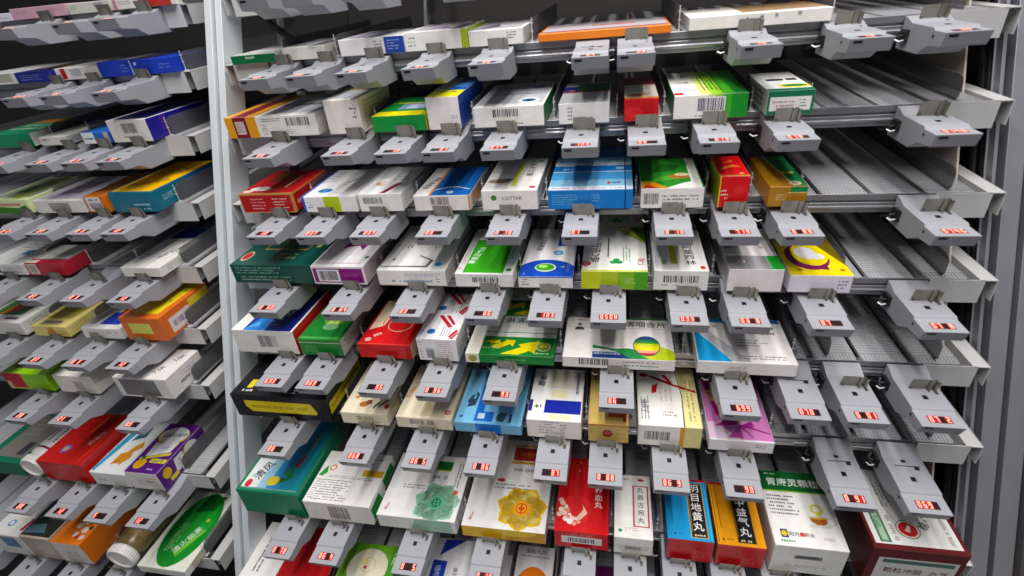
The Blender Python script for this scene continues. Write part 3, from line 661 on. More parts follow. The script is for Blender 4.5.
  '5.1': ('f1efec', 'navy topped box with red side', 'white fronted medicine box with a navy top and red side', 't R .2 0 .97 1 1d2c84;t P 2a86dc .2 0 .55 0 .6 .2 .42 .34 .3 .26;t P 58b4ec .24 .06 .4 .1 .36 .22;t T 降压胶囊 .72 .42 11 d8dcec 70;t L .5 .1 .68 .4 4 8a98d0;r R 0 0 1 1 c51c22;r L .1 .4 .6 .6 1 f0b8b0;f B .4 .28 .6 .78 606068;f R .6 .28 .7 .78 cfccc8;l R 0 .1 .9 .9 e2dedc'),
  '5.2': ('1d7a30', 'green box with leaf glow', 'green medicine box with a glowing leaf picture beside the navy box', 't R .02 .02 .98 .06 4aa04a;t E .55 .45 .25 .16 5aa040;t P c8dc78 .4 .3 .5 .6 .56 .36 .7 .58 .66 .3 .55 .26;t E .55 .28 .18 .07 7aa878;f R 0 .78 1 .82 bcd8b4;f L .1 .2 .5 .6 3 60a868;r R 0 0 1 1 f0ede6;r L .15 .3 .9 .7 3 a09890;r O .12 .7 2 b04038'),
  '5.3': ('c91d21', 'red box with pale ring', 'red medicine box with a pale ring on a cream panel', 't P ecd9bc .05 .3 .3 .4 .35 .9 .05 1;t N .6 .44 20 1.2 e8d0b8;t N .52 .5 24 1.5 c83a28;t T 999 .28 .2 9 e8dcd0 40;t O .15 .1 5 c8bca8;t O .15 .1 2.5 e0d8c8;t R 0 0 1 .02 e04a40;f R .9 0 1 1 a81418;f E .5 .5 .3 .2 c02024;r R 0 0 .3 1 d8b8a0'),
  '5.4': ('f2f1f3', 'white box with red diagonal stripes', 'white medicine box with red diagonal stripes and blue discs, front one', 't O .3 .3 6.5 3a8cc8;t O .3 .3 4 1c60a8;t P c01c34 .3 .98 .42 .98 .78 .52 .7 .46;t P c01c34 .5 .98 .6 .98 .84 .62 .78 .58;t P c01c34 .78 .12 .84 .06 .98 .34 .92 .4;t P c01c34 .84 .04 .9 -.0 1 .24 .98 .3;t L .55 .1 .8 .6 4 a0909c v;f L .06 .1 .16 .9 7 b08890;f R .2 .1 .42 .6 c8c8cc;f L .5 .1 .95 .9 9 c8a0a8;f B .22 .15 .4 .5 70707a;r L .05 .1 .95 .9 8 c8a8ac;l L .05 .1 .95 .9 6 b8b0b4'),
  '5.5': ('1d8038', 'green box with yellow arrows', 'green medicine box with yellow arrows and a black title, front one', 't R 0 0 .16 .96 f0ece0;t R 0 .44 1 .96 e9e7e2;t R .3 .76 1 .98 d8ddd8;t R .16 .54 1 .56 4a9a58;t T 淋清片 .53 .87 15 24282a 0;t P e9d715 .18 .3 .3 .38 .28 .32 .36 .36 .37 .28 .26 .26 .24 .3;t P e9d715 .26 .2 .44 .34 .4 .36 .54 .36 .52 .2 .48 .26 .36 .14;t P e9d715 .4 .03 .62 .2 .58 .26 .82 .36 .78 .06 .72 .12 .6 .02;t O .87 .22 10.5 e4dc9c;t O .87 .22 9 7a9a40;t O .87 .24 5 d8c83a;t L .78 .04 .94 .09 1 b8e0a8;t L .18 .14 .4 .18 1 a8d8a0;f R 0 0 .16 1 f0ece0;f E .085 .5 .05 .38 a8a848;f L .45 .4 .7 .6 1 88c080;r R 0 0 1 1 1d8038'),
  '5.6': ('f0ece8', 'white lozenge box with rainbow disc', 'white medicine box with a rainbow disc and blue-green wave', 't R .27 0 1 .14 1d3f80;t P 2a8a48 .27 .3 .45 .22 .6 .24 .78 .16 1 .16 1 0 .62 0 .5 .14 .4 .2 .27 .22;t P b8c828 .78 0 1 0 1 .2 .9 .3 .8 .26 .7 .1;t E .76 .31 .122 .235 1c2c58;t W .76 .31 .115 .22 0;t R .02 .72 .98 .74 d8d4d0;t T 清咽含片 .76 .84 15 26282a 0;t R .3 .96 1 1 2a7a38;t T 国家基本药物目录 .4 .1 4.5 d8e4f0 0;t O .13 .8 3 48484c;t P 48484c .08 .66 .18 .66 .16 .74 .1 .74;t R .28 .3 .5 .95 e3e0de;t L .1 .9 .16 .94 1 c07070;f B .15 .3 .42 .86 404048;f L .14 .86 .42 .94 1 70707a;f L .55 .62 .86 .76 1 a04050;f L .55 .3 .86 .44 1 508060;l R 0 0 1 1 e9e5e2'),
  '5.7': ('eeeae8', 'white box with cyan triangle', 'wide white medicine box with a cyan triangle at its front left', 't P b9b9bd 0 .8 .12 .8 .55 .02 .36 .02;t P 1b9ad2 .01 .01 .36 .01 .02 .74;t R .1 .9 .5 .99 1b78b4;t R .84 .9 .98 .99 1b78b4;t P c03040 .8 .76 .85 .76 .82 .86;t P 3a9a40 .85 .76 .9 .76 .88 .86;t L .4 .62 .88 .7 1 505058;t L .45 .34 .78 .52 3 8a8a92;t L .42 .06 .92 .16 2 6a6a72;f L .3 .4 .5 .7 1 d8d0cc;t T 孙 .26 .8 6 303038 0'),
  '6.1': ('17141b', 'black box with yellow bar', 'wide black medicine box with a yellow bar, lying under two tags', 'f P e6d013 .13 .76 .83 .76 .88 .35 .86 .26 .18 .26 .13 .5;f L .2 .4 .8 .6 1 b8a020;t L .1 .06 .22 .12 1 e0e0e0;t L .55 .06 .66 .16 2 c8c8c8;t R .12 .14 .18 .3 e6d013;t R .42 .3 .62 .6 5a1420;t T 舒筋活血 .5 .7 14 a89020 0;r P e6d013 .04 .24 .96 .24 .96 .7 .06 .7;r L .1 .35 .9 .6 1 b09a18;l R .1 .2 .4 .7 e6d013'),
  '6.2': ('ede3c9', 'cream box with brown flowers', 'cream medicine box with brown flowers on its top', 't E .42 .16 .1 .05 b87838;t E .5 .2 .07 .04 8a4a28;t E .2 .28 .05 .03 c8904a;t P 4a5a48 .66 .08 .74 .2 .7 .22 .64 .12;t P 3a3a3a .74 .1 .9 .24 .86 .26 .76 .16;t E .92 .14 .05 .045 b83028;t R .3 .4 .8 .95 d8d0b4;f B .34 .38 .7 .75 a09880;f L .34 .2 .8 .32 1 a09880;r R .1 .1 .9 .9 cfc4a4'),
  '6.3': ('ede1c8', 'cream box with red seal', 'cream medicine box with a pale centre panel and small red seal', 't R .2 .04 .75 .95 e4dbc0;t R .42 .04 .6 .5 cfc6a0;t O .9 .12 4.5 b8402c;t T 福 .9 .12 5 f0e0c8 0;t T 安神补心 .1 .5 10 c88a50 76;t T 安神丸 .88 .5 10 988a58 76;f B .24 .4 .5 .82 7a6a90;f B .56 .4 .68 .82 7a6a90;r R .1 .1 .9 .9 cfc2a6'),
  '6.4': ('7cb9dd', 'light blue box with deer drawing', 'light blue medicine box with dark deer drawings and blue L-shape', 't R .28 .04 .4 .96 1f70c8;t R .28 .04 .56 .2 1f70c8;t R .33 .08 .43 .17 cfe2f0;t P 2a4258 .12 .26 .24 .3 .26 .5 .2 .56 .22 .42 .14 .4;t P 2a4258 .1 .36 .16 .3 .2 .52 .14 .46;t P 24404c .62 .06 .72 .04 .76 .18 .66 .2;t E .68 .12 .07 .06 3c5860;t R .8 .04 .84 .18 2a4258;t T 鹿 .08 .1 6 1f4a80 0;t T 天麻片 .88 .6 10 1f4a80 76;f R .32 0 .7 1 2a7ad4;r R .1 .1 .9 .9 2f5a88'),
  '6.5': ('f2efec', 'white box with blue rectangle', 'white medicine box with a solid royal blue rectangle on its top', 't R .3 .13 .98 .37 1a2b9a;t R 0 .15 .07 .36 2a2a84;t T ✚ .15 .24 9 1c7a40 0;t L .21 .2 .27 .3 1 c04060;t R .4 .42 .7 .56 f0e8bc;t R .4 .02 .8 .1 efe6c0;t T 麝香 .18 .74 12 4a4a54 84;t R .3 .6 .75 .95 e6dfce;t L .85 .5 .92 .95 1 585860 v;f L .22 .2 .6 .85 4 b09a90;f L .62 .1 .76 .85 5 8a8a92;f L .3 .86 .6 .94 1 9a9aa0'),
  '6.6': ('d7b66a', 'gold box with red rosette', 'narrow gold patterned medicine box with a dark red rosette', 't R .06 .03 .94 .97 dcbf70;t V 参茸丸 .12 .9 6 8a6a20;t R .5 .12 .94 .2 b85a1c;t R .86 .05 .94 .2 b8402c;t T 金 .6 .4 14 b08a30 0;f L .02 .05 .98 .95 10 8a8a4a;f O .48 .5 8 c8a048;f O .48 .5 6.8 7a1820;f N .48 .5 4 1 c87030;f O .48 .5 2 c84030;f R 0 .9 1 1 b8862e'),
  '6.7': ('f1efe9', 'white box with red ribbon', 'white and pale yellow medicine box with a red ribbon picture', 't P e9e0a2 .72 0 1 0 1 1 .66 1 .74 .5;t P 4a2a28 .71 0 .73 0 .75 .5 .67 1 .66 1 .735 .5;t P a8101c .1 .86 .3 .78 .62 .66 .98 .56 .98 .6 .62 .7 .5 .86 .42 .86 .54 .74 .3 .82;t P c0182a .26 .66 .36 .7 .32 .54 .24 .52;t E .12 .84 .07 .035 a8101c;t T 通络宁 .12 .3 9 606064 -84;t L .04 .1 .2 .5 3 707078 v;t L .36 .4 .6 .7 3 d8c0c4 v;t L .4 .15 .64 .24 2 90908c;t L .8 .1 .94 .8 2 a89a60 v;f B .1 .3 .5 .72 484850;f R .66 0 .73 1 e0a01c;f R .73 0 1 1 e6da9a'),
  '6.8': ('f2eef0', 'pink box with magenta bow', 'pink topped medicine box with a magenta bow picture', 't R .01 .02 .99 1 d384bf;t P e8cce0 0 .02 .5 .02 .1 .28 .01 .26;t P e2b4d4 .15 .26 .6 .24 .8 .4 .5 .42;t P b02c90 .1 .2 .5 .24 .5 .3 .3 .3;t P b02c90 .5 .22 .72 .3 .76 .22 .55 .18;t P 9c2480 .5 .22 .68 .06 .7 .05 .56 .22;t P 9c2480 .55 .22 .96 .12 .96 .14 .6 .24;t P c458a8 .3 .04 .5 .22 .54 .04;t P b81880 .04 1 .12 1 .26 .42 .18 .36;t T 妇康 .14 .7 12 d8c050 -84;f L .72 .4 .88 .75 2 606068;r R .02 .1 .98 .9 b47aa8'),
  '7.1': ('0f7b59', 'green box with blue river picture', 'long green medicine box with a blue river picture and red stamp', 't R .05 .03 .96 1 e4eaea;t P 9cc8e0 .3 .03 .6 .03 .7 1 .36 1;t P 2f88c0 .45 .03 .96 .03 .96 1 .52 1;t P 1a7a8c .66 .03 .96 .03 .96 1 .74 1;t E .14 .09 .05 .05 c83038;t T 清风 .25 .26 18 30343a 70;t T 州 .36 .46 14 30343a 70;t E .5 .14 .1 .06 d8c83c;t P 1d6a38 .6 .1 .78 .2 .72 .3 .68 .18 .6 .2;t P 2c8a48 .58 .24 .7 .2 .66 .34;t P 8a2c38 .7 .34 .76 .32 .8 .48 .76 .52;t P a03040 .76 .6 .8 .62 .8 .8;t T 感冒颗粒 .55 .62 9 1c5a88 76;t R .05 .03 .96 .045 7a9a98;f R 0 .93 1 1 1a8a68;f R 0 0 1 .06 0c6a4c;r R 0 .92 1 1 1a8a68'),
  '7.2': ('eeebe8', 'white box with block of small print', 'large white medicine box with a block of small print and green side patches', 't L .1 .04 .62 .44 9 6a6a74;t L .04 .06 .12 .44 9 8a8a94;t L .2 .46 .86 .52 2 60606a;t P 2c9a3c .02 .5 .1 .7 .14 .56 .08 .48;t N .19 .66 6 2 d87a28;t R .68 .54 1 .66 cfa224;t T 颈复康 .66 .78 9 606070 0;t L .5 .86 .9 .9 1 9090a0;f B .36 .18 .66 .82 70605c;r P 1b8a34 .06 .06 .42 .1 .34 .8 .03 .75;r P 1b8a34 .56 .2 .95 .24 .88 .95 .52 .9'),
  '7.3': ('edebe9', 'white box with pale green flower', 'white medicine box with a pale green flower medallion', 't F .70 .25 38 8fc4a6 7;t N .70 .25 13 .8 3f9a78;t O .70 .25 11.5 6cb896;t N .70 .25 9.5 1 17724e;t N .70 .25 7.5 2.4 17724e;t N .70 .25 3.5 1.2 a8d8c0;t P 17724e .66 .24 .74 .24 .74 .26 .66 .26;t P 17724e .69 .2 .71 .2 .71 .3 .69 .3;t T Meiyi .1 .14 6.5 c87068 80;t R .56 .76 .76 .9 1c6a2c;t R .56 .74 .76 .76 b8c828;t L .55 .6 .75 .68 1 808088;t L .2 .42 .5 .5 2 707078;t O .9 .42 4 c86048;t L .84 .5 .92 .9 2 70707a v;f R .4 .0 .95 1 a8ccba;f P edebe9 .35 0 .42 0 .5 1 .35 1;r R .1 .1 .9 .9 d0ccc8'),
  '7.4': ('edebe9', 'white box with yellow flower', 'white medicine box with a yellow flower medallion', 't F .68 .22 40 dfb916 7;t N .68 .22 14.5 .8 c07818;t O .68 .22 13 e8b820;t N .68 .22 12 1 c04818;t N .68 .22 9.5 2.6 c85018;t N .68 .22 4.5 1.4 c04018;t P c04818 .64 .21 .72 .21 .72 .23 .64 .23;t P c04818 .67 .17 .69 .17 .69 .27 .67 .27;t T Meiyi .1 .1 6.5 c84030 80;t R .46 .74 .94 .9 b03424;t R .44 .7 .96 .73 cfa030;t R .44 .91 .96 .93 cfa030;t T 复方丹参 .7 .82 9 d89048 0;t E .36 .5 .05 .02 b83038;t L .3 .4 .75 .47 2 60606a;t L .5 .6 .8 .66 1 a09a94;f R 0 0 1 1 e2b414;f P c89a10 .5 0 1 0 1 1 .62 1;f E .65 .9 .25 .5 e8c838'),
  '7.5': ('c9151d', 'red box with pale blossoms', 'red medicine box with a moon of pale blossoms, labelled in white', 't N .38 .28 22 .8 e04840;t O .38 .28 20 d0262a;t O .2 .26 5 d88a78;t O .08 .38 4 e8b0a0;t O .18 .3 3.5 f6e8e0;t O .07 .2 4 e8c0b0;t O .32 .16 4 f0d4c8;t O .26 .2 3 f6e8e0;t O .4 .16 3 f0d8cc;t O .12 .34 4 f0c8b8;t O .1 .26 4 f4e0d4;t O .16 .22 4 f0d0c0;t O .2 .15 4.5 f4e4dc;t O .28 .12 4.5 f6ece6;t O .36 .1 3.5 e8a898;t O .13 .3 2.5 d87860;t O .24 .18 3 e08a78;t O .44 .12 2.6 e0b090;t P e8c0a8 .4 .18 .52 .28 .5 .34 .6 .24 .46 .14;t R .33 .45 .35 .95 d84838;t R .37 .45 .39 .95 d84838;t T ✦ .4 .8 5 d8a888 0;t V 养血丸 .8 .6 12 f4e8e4;t T 北 .42 .92 5 e8c0b0 0;f R .13 .3 .88 .72 efe6e2;f B .25 .38 .75 .64 484048;f L .3 .78 .7 .86 1 e08078;r R 0 0 1 1 a81018'),
  '7.6': ('f1efea', 'narrow white box with red frame', 'narrow white medicine box with a red framed column of characters', 't R .5 .17 .93 .82 c0303c;t R .54 .185 .89 .805 efece6;t V 孔辰古宛丸 .715 .79 9.5 28282c 1.32;t E .74 .92 .09 .022 c02c34;t L .1 .9 .5 .94 1 b0a8a4;t P 1c8a40 .1 .1 .16 .13 .16 .07;t P 1c8a40 .16 .07 .22 .1 .16 .13;t L .28 .1 .6 .16 2 d89aa0;f L .1 .3 .9 .55 2 9a9490;f B .3 .3 .7 .5 8a8480;l R .1 .1 .9 .9 dcd8d4'),
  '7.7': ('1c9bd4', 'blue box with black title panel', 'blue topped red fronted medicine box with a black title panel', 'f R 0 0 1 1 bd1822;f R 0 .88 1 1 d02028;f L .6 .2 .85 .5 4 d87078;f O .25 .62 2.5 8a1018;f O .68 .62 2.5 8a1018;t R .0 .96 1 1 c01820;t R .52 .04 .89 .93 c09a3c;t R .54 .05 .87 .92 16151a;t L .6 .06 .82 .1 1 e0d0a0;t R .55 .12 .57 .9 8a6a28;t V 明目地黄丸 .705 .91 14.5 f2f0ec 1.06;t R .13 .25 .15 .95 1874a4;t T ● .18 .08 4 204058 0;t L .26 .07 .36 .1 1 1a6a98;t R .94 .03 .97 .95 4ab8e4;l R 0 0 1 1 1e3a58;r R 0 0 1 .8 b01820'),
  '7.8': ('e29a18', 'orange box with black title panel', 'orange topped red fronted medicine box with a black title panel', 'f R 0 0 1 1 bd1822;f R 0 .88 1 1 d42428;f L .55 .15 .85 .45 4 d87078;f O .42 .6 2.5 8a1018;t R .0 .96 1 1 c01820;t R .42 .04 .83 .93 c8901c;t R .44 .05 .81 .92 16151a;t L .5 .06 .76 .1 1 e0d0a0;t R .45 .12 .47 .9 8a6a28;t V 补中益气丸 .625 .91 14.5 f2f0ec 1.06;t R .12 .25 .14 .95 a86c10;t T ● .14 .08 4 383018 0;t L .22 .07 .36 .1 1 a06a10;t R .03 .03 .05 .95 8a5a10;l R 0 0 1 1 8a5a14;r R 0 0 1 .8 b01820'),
  '7.9': ('f0eeea', 'white box with tea glass picture', 'white granule box with a green heading and tea glass picture', 't R 0 .72 1 1 12622e;t R 0 .7 1 .72 8cb830;t T 胃康灵颗粒 .52 .84 14 f0f4ee 0;t L .12 .94 .3 .97 1 c8e0c8;t L .06 .38 .5 .66 6 60606a;t E .73 .275 .16 .02 dcd8cc;t P d8d8d2 .58 .4 .88 .4 .86 .33 .8 .285 .66 .285 .6 .33;t P a8621c .6 .375 .86 .375 .84 .325 .78 .29 .68 .29 .62 .325;t E .73 .376 .13 .014 dcae4c;t N .9 .34 6 1.2 c8ccc8;t N .74 .49 8 3 d8d250;t P d8d250 .7 .4 .78 .4 .77 .46 .71 .46;t R .12 .1 .22 .2 28406a;t E .17 .15 .04 .035 e0c020;t T 阳光 .31 .15 7 3a6a40 0;t O .42 .15 3.2 d04830;t T 药业 .52 .15 6 484850 0;t R .7 .1 .86 .14 d8d4d4;t L .1 .04 .3 .08 1 60a070;f R .3 .55 .68 .68 8a8a8c;f L .34 .56 .64 .68 1 404048;f L .2 .2 .8 .35 1 d8d4d0;r R .1 .1 .9 .9 d5d1cd;l R .1 .1 .9 .9 dad6d2'),
  '7.10': ('5b1519', 'maroon box with red emblem', 'large maroon medicine box with a pale top and red oval emblem', 't R .04 .05 .95 1 dddcd8;t R .1 .07 .22 .62 3f6e52;t R .125 .09 .195 .6 9cb49c;t T 国药准字 .16 .34 6 3f6e52 84;t E .46 .24 .13 .11 8a8a68;t E .46 .24 .115 .097 e0dcd4;t E .46 .24 .1 .085 b81c20;t P e0d8d0 .42 .22 .48 .3 .5 .28 .47 .2;t T 稳心 .68 .34 12 242428 60;t R .72 .08 .9 .45 d2d2cc;t L .28 .5 .42 .95 3 8a7a74 v;t L .26 .1 .32 .4 1 a09890 v;t L .84 .1 .9 .45 1 9a9a94 v;f R .1 0 .94 .74 dcd8d4;f R .15 .6 .9 .7 4c6e66;f T 颗粒冲服 .4 .4 11 582024 0;f T 九芝 .78 .4 11 34303a 0;f R 0 .97 1 1 8a4a44;l R 0 0 1 1 4c1216;l R .9 .1 .92 .9 7a4a34'),
  '8.1': ('f0eeec', 'white and red box', 'white medicine box with a red half, on the lowest shelf at left', 't R .42 0 1 1 c01420;t L .1 .3 .2 .8 2 505058 v;r R 0 0 1 1 b01018'),
  '8.3': ('6fae2c', 'green box with cartoon vegetables', 'green medicine box with a white oval over yellow vegetables', 't E .5 .62 .36 .3 eee8d0;t N .5 .66 13 1 d8b838;t O .42 .7 6 ecd890;t O .46 .62 3 b84030;t O .3 .3 5 d89a28;t O .42 .26 6 e0b030;t O .55 .22 6 e2b838;t O .68 .28 5 d8a428;t O .36 .38 4 b85028;t O .6 .36 4 3c8a28;t R .86 0 1 1 4a9a28;t V 儿童钙 .93 .9 7 e0f0d0'),
  '8.4': ('ecebed', 'white box with blue arrow', 'white medicine box with a blue arrowhead and blue band', 't P 1f3ca8 .35 .98 .8 1 .3 .76;t R .2 .2 .5 .7 1f3ca8;t L .26 .26 .42 .64 1 a8b8e8 v;t T 美扑伪麻 .72 .5 9 60606a -84;r R .1 .1 .9 .9 b0acb4'),
  '8.5': ('e4e4e8', 'white box with small blue mark', 'white medicine box with a small blue mark under the yellow flower box', 't O .8 .3 5 7ab0dc;t L .2 .4 .6 .8 3 a0a0a8'),
  '8.6': ('eeeaea', 'white box with orange sun', 'white medicine box with an orange half sun under the yellow flower box', 't E .5 .44 .46 .3 e07a1c;t T 保和丸剂 .5 .93 9 3c3c60 0;t L .1 .85 .9 .88 1 9a9aa4;r R 0 0 1 1 8a4a34;l R 0 0 1 1 9a5a40'),
  '8.7': ('efecee', 'white and purple box', 'white medicine box with a purple right half below the red box', 't R .55 0 1 1 6a1f5c;t P c8b8c8 .55 .7 .62 .9 .7 .8;t O .7 .7 3 a86a98;t R .3 .1 .34 .9 8a3a7c'),
  '8.8': ('e4dcdf', 'pale pink box', 'pale pink medicine box under the narrow red framed box', 't L .2 .2 .8 .8 4 b8a8ac'),
  '8.9': ('7e7672', 'grey brown box', 'grey brown medicine box under the blue and red box', 't L .2 .2 .8 .8 4 968e88'),
  '8.10': ('2f6a24', 'leafy green box', 'leafy green medicine box glimpsed below the tea glass box', 't P 6aa83c .1 .2 .5 .5 .3 .9;t P 1c4a18 .5 .2 .9 .4 .6 .9;r R 0 0 1 1 3a6a20'),
  'L0.1': ('dfe0ea', 'pale lilac flat box', 'pale lilac flat medicine box at the top left of the photo', 'f L .3 .3 .8 .5 1 a0a0b0'),
  'L0.2': ('cda5b4', 'pink flat box', 'pink flat medicine box on the topmost shelf of the left rack', 'f L .1 .5 .3 .75 2 b07a90;f L .6 .4 .9 .7 2 b890a4'),
  'L0.3': ('d0d2c8', 'pale green-white flat box', 'pale green-white flat medicine box with a small barcode, left rack top', 'f B .62 .4 .85 .85 70707a;f R .05 .4 .2 .8 b8c0b0'),
  'L0.4': ('dfdcd6', 'white box with red half', 'white medicine box with a red right half, topmost left rack shelf', 'f R .45 0 1 1 b73434;f L .1 .4 .3 .8 2 8a8a8a;f R 0 0 .06 1 c08090'),
  'L1.1': ('e2e2e2', 'white box with grey panel', 'white medicine box with a grey panel at the far left, second shelf', 'f R .5 .2 .9 .9 b0aea0'),
  'L1.2': ('1b2b8c', 'navy box with pale lines', 'navy medicine box with pale printed lines on the left rack', 'f L .1 .2 .75 .8 3 8a94d0;f R .88 .1 .9 .95 5a68b8;t R .1 .3 .9 .9 b08a30'),
  'L1.3': ('dedcd6', 'white box with red stripe', 'white medicine box with a vertical red stripe on the left rack', 'f R .12 .1 .24 1 b02028;f R .35 .3 .6 .9 b4b8b0;t R .1 .2 .9 .9 8a8e90'),
  'L1.4': ('1d3fb4', 'bright blue box with white line', 'bright blue medicine box with a thin white line on the left rack', 'f R .43 0 .445 1 c8d4f4;f L .3 .2 .4 .8 3 7a94e0;f O .5 .75 2.5 d0dcf4;f L .8 .3 .95 .7 2 6a88d8;t R .05 .15 .6 .8 8a8a8c'),
  'L2.1': ('12845f', 'green flat box', 'emerald green medicine box at the left edge of the third shelf', 't L .1 .2 .9 .6 2 b8c8b0;t R .1 .65 .9 .9 c87820;r R 0 0 1 1 d4d0c8'),
  'L2.2': ('dcdad4', 'plain white small box', 'plain white small medicine box between green and blue boxes, left rack', 'f L .1 .5 .4 .8 1 b05060;r L .1 .2 .9 .8 5 a0a09c;t R .1 .1 .9 .9 b8b8b4'),
  'L2.3': ('2b6cc4', 'small blue and white box', 'small blue and white medicine box beside the navy sided box', 'f R 0 0 .45 1 e4e8ee;f L .08 .3 .4 .6 1 2b3c6c;f R .82 0 1 1 c0b8b0'),
  'L2.4': ('e4e0da', 'white fronted box with navy side', 'tall white fronted medicine box with a deep navy side', 'f B .35 .4 .72 .85 484850;f L .3 .2 .7 .3 1 80808a;r R 0 0 1 1 221a84;t R .1 .05 .95 1 241c70;r P 4a2a94 .2 0 .3 0 .3 1 .2 1;r L .5 .6 .7 .7 1 6a64b8'),
  'L3.1': ('d9e6b4', 'lime box with green front', 'lime topped medicine box with a dark green printed front', 'f P 3b7a22 .0 0 1 0 .9 .6 .7 .4 .2 .5 0 .3;f R .1 .55 .8 .75 c89080;t R .05 .1 .95 .9 9aa48c;t R .55 .05 .75 .95 a8b020;t R .2 .3 .5 .6 5a7a50'),
  'L3.2': ('e2dfda', 'white box with lilac top', 'white medicine box with a lilac printed top on the left rack', 't R .04 .06 .96 .95 bcb6c4;t T 阿奇霉素 .45 .3 10 5a5068 10;f R .3 .1 .7 .8 9a9a94;t L .2 .5 .8 .8 2 8a8098'),
  'L3.3': ('d27a1a', 'orange box with white label', 'narrow orange medicine box with a white label on its front', 'f R .08 .1 .72 .95 e8e2e0;f L .2 .68 .6 .86 1 3a4a90;f B .15 .2 .68 .6 584868;t R .1 .2 .9 .9 a86420'),
  'L3.4': ('106b82', 'teal box with yellow top', 'teal medicine box with a yellow top and white lettering', 't R .06 .03 .98 1 e9b50f;t T 枸橼酸铋钾 .5 .3 13 9a7410 20;t L .2 .55 .8 .75 2 c89a10;f L .5 .3 .9 .45 1 a8d4dc;f L .7 .1 .95 .22 1 c8e4e8;r L .12 .35 .4 .65 3 a8d4dc;r R .5 .55 .9 1 1a5a9a'),
  'L4.1': ('dfe0e0', 'white box with pale blue print', 'white medicine box with pale blue print beside the crimson box', 't R .5 .3 .7 .45 4a7ab0;t L .2 .5 .8 .8 3 9a9aa0;f R .1 .2 .4 .7 50586a;f L .5 .2 .95 .7 3 a8a49c'),
  'L4.2': ('b02a3a', 'crimson box with grey top', 'crimson medicine box with a grey top panel and framed label', 't R .04 .22 .96 1 c3c8c2;t R 0 0 .3 .16 e0d4cc;f R .04 .1 .28 .9 e0d0c8;f R .08 .2 .25 .8 a09a90;t L .2 .4 .8 .8 3 a0a8a0'),
  'L4.3': ('eae8e2', 'white box with navy back edge', 'white medicine box with dark lettering and a navy far edge', 't R .05 .72 .98 1 1c2c80;t T 泮托拉唑钠 .72 .4 12 3a3a40 68;t R .1 .1 .3 .6 d2d0d4;t O .6 .65 3 4a4a90;r L .1 .2 .5 .8 3 9a9a90;t E .2 .3 .04 .02 c86a58'),
  'L5.1': ('dcdcd8', 'white box with garden picture', 'white medicine box with a green and orange garden picture', 't R .05 .2 .75 .95 3f7a34;t P c8602c .2 .2 .5 .3 .6 .6 .3 .6;t P a8b83c .3 .6 .7 .7 .5 .9;t R .5 .08 .8 .14 5a4a48;r L .1 .2 .9 .8 3 90908c'),
  'L5.2': ('e2d486', 'pale yellow box', 'pale yellow medicine box with a grey bar on its top', 't R .2 .08 .72 .2 6a6660;t R .2 .1 .7 .14 a8a094;t R .15 .3 .85 .95 c0ae58;f P c88a28 .4 .3 .65 .3 .6 .9 .45 .9;f L .7 .2 .98 .6 2 b8a050;r L .1 .2 .8 .8 3 b0a060'),
  'L5.3': ('e6e6e4', 'white box with blue block', 'white medicine box with a blue block beside the orange box', 't R .35 .1 .85 .4 2340a8;t P 8a4a1c .5 .4 .98 .4 .98 .95 .4 .9;t R .1 .1 .25 .7 b0b4b4;f L .5 .5 .9 .7 1 a8a49c;f R .15 .2 .4 .6 9aa094'),
  'L5.4': ('d9702a', 'big orange box', 'big orange medicine box with yellow panels on the left rack', 'f R .18 .3 .72 .76 d9da66;t P e0c928 .22 .12 .86 .12 .9 1 .3 1;t L .5 .4 .8 .5 1 8a9a20;t L .6 .7 .85 .8 1 8a9a20;r R .14 .12 .55 .72 e8ded8;r B .2 .3 .5 .55 5a4a90;r R .56 .1 .98 .9 dcc83a;r L .6 .3 .95 .6 1 6a6a30'),
  'L6.1': ('8fc71f', 'lime box with red panel', 'lime green medicine box with a red front panel', 'f R 0 .1 .42 1 b91a34;f R 0 0 .1 .5 d8b888;f O .6 .6 3 a8dc40;t R .1 .3 .9 .9 4a3a20;r R 0 0 1 1 7fb81c'),
  'L6.2': ('e6e2d6', 'cream white box', 'cream white medicine box with a grey smudge on its front', 'f R .45 .2 .7 .7 b9b8b2;f L .5 .3 .65 .6 2 9a9a94;r L .4 .3 .7 .6 2 b09aa8;t L .3 .3 .8 .7 3 8a8a8a'),
  'L6.3': ('e9e5e2', 'white box with grey front panel', 'large white medicine box with a grey front panel and black letters', 'f R .1 .1 .78 .92 77797c;f L .82 .2 .97 .8 5 c8c4c0;t T TSK .7 .3 13 2c2c30 68;t T 10K .84 .72 13 5a5058 68;t R .2 .3 .5 .9 ccc4c0;r L .3 .3 .6 .5 1 6a5a68;r L .4 .55 .8 .8 2 b8a0ac'),
  'L7.1': ('0e6a50', 'dark green box with grey picture', 'dark green medicine box with a grey picture at the left edge', 't R .2 .1 .98 .95 77756e;t R .7 .15 .9 .4 3c3a44;t L .3 .5 .8 .9 4 8a887e'),
  'L7.3': ('ba1d17', 'red box with purple flower', 'shiny red medicine box with a purple flower and gold characters', 't F .36 .26 11 6a4ab0 6;t F .36 .26 7 e8c8d8 5;t O .36 .26 3 d8a848;t T 妈富隆 .76 .5 11 d8a898 76;t R .5 .6 .54 .95 c85a28;t R .86 .04 .9 .98 c83a20;f O .5 .8 4 e03024;f L .5 .2 .8 .5 2 c84a3c'),
  'L7.4': ('dfe3e2', 'white box with gold bear shape', 'white medicine box with a gold bear shape and blue edge', 't P 2f9cc4 0 .05 .1 .02 .3 .95 .1 1;t P c8892a .35 .15 .5 .2 .6 .16 .72 .3 .66 .42 .8 .5 .7 .62 .55 .5 .5 .4 .36 .36;t O .45 .22 5 b87820;t O .68 .5 6 c88a2c;t P 2a6a78 .3 .6 .6 .7 .55 .9 .35 .85;f L .1 .3 .4 .6 1 b0b8b4'),
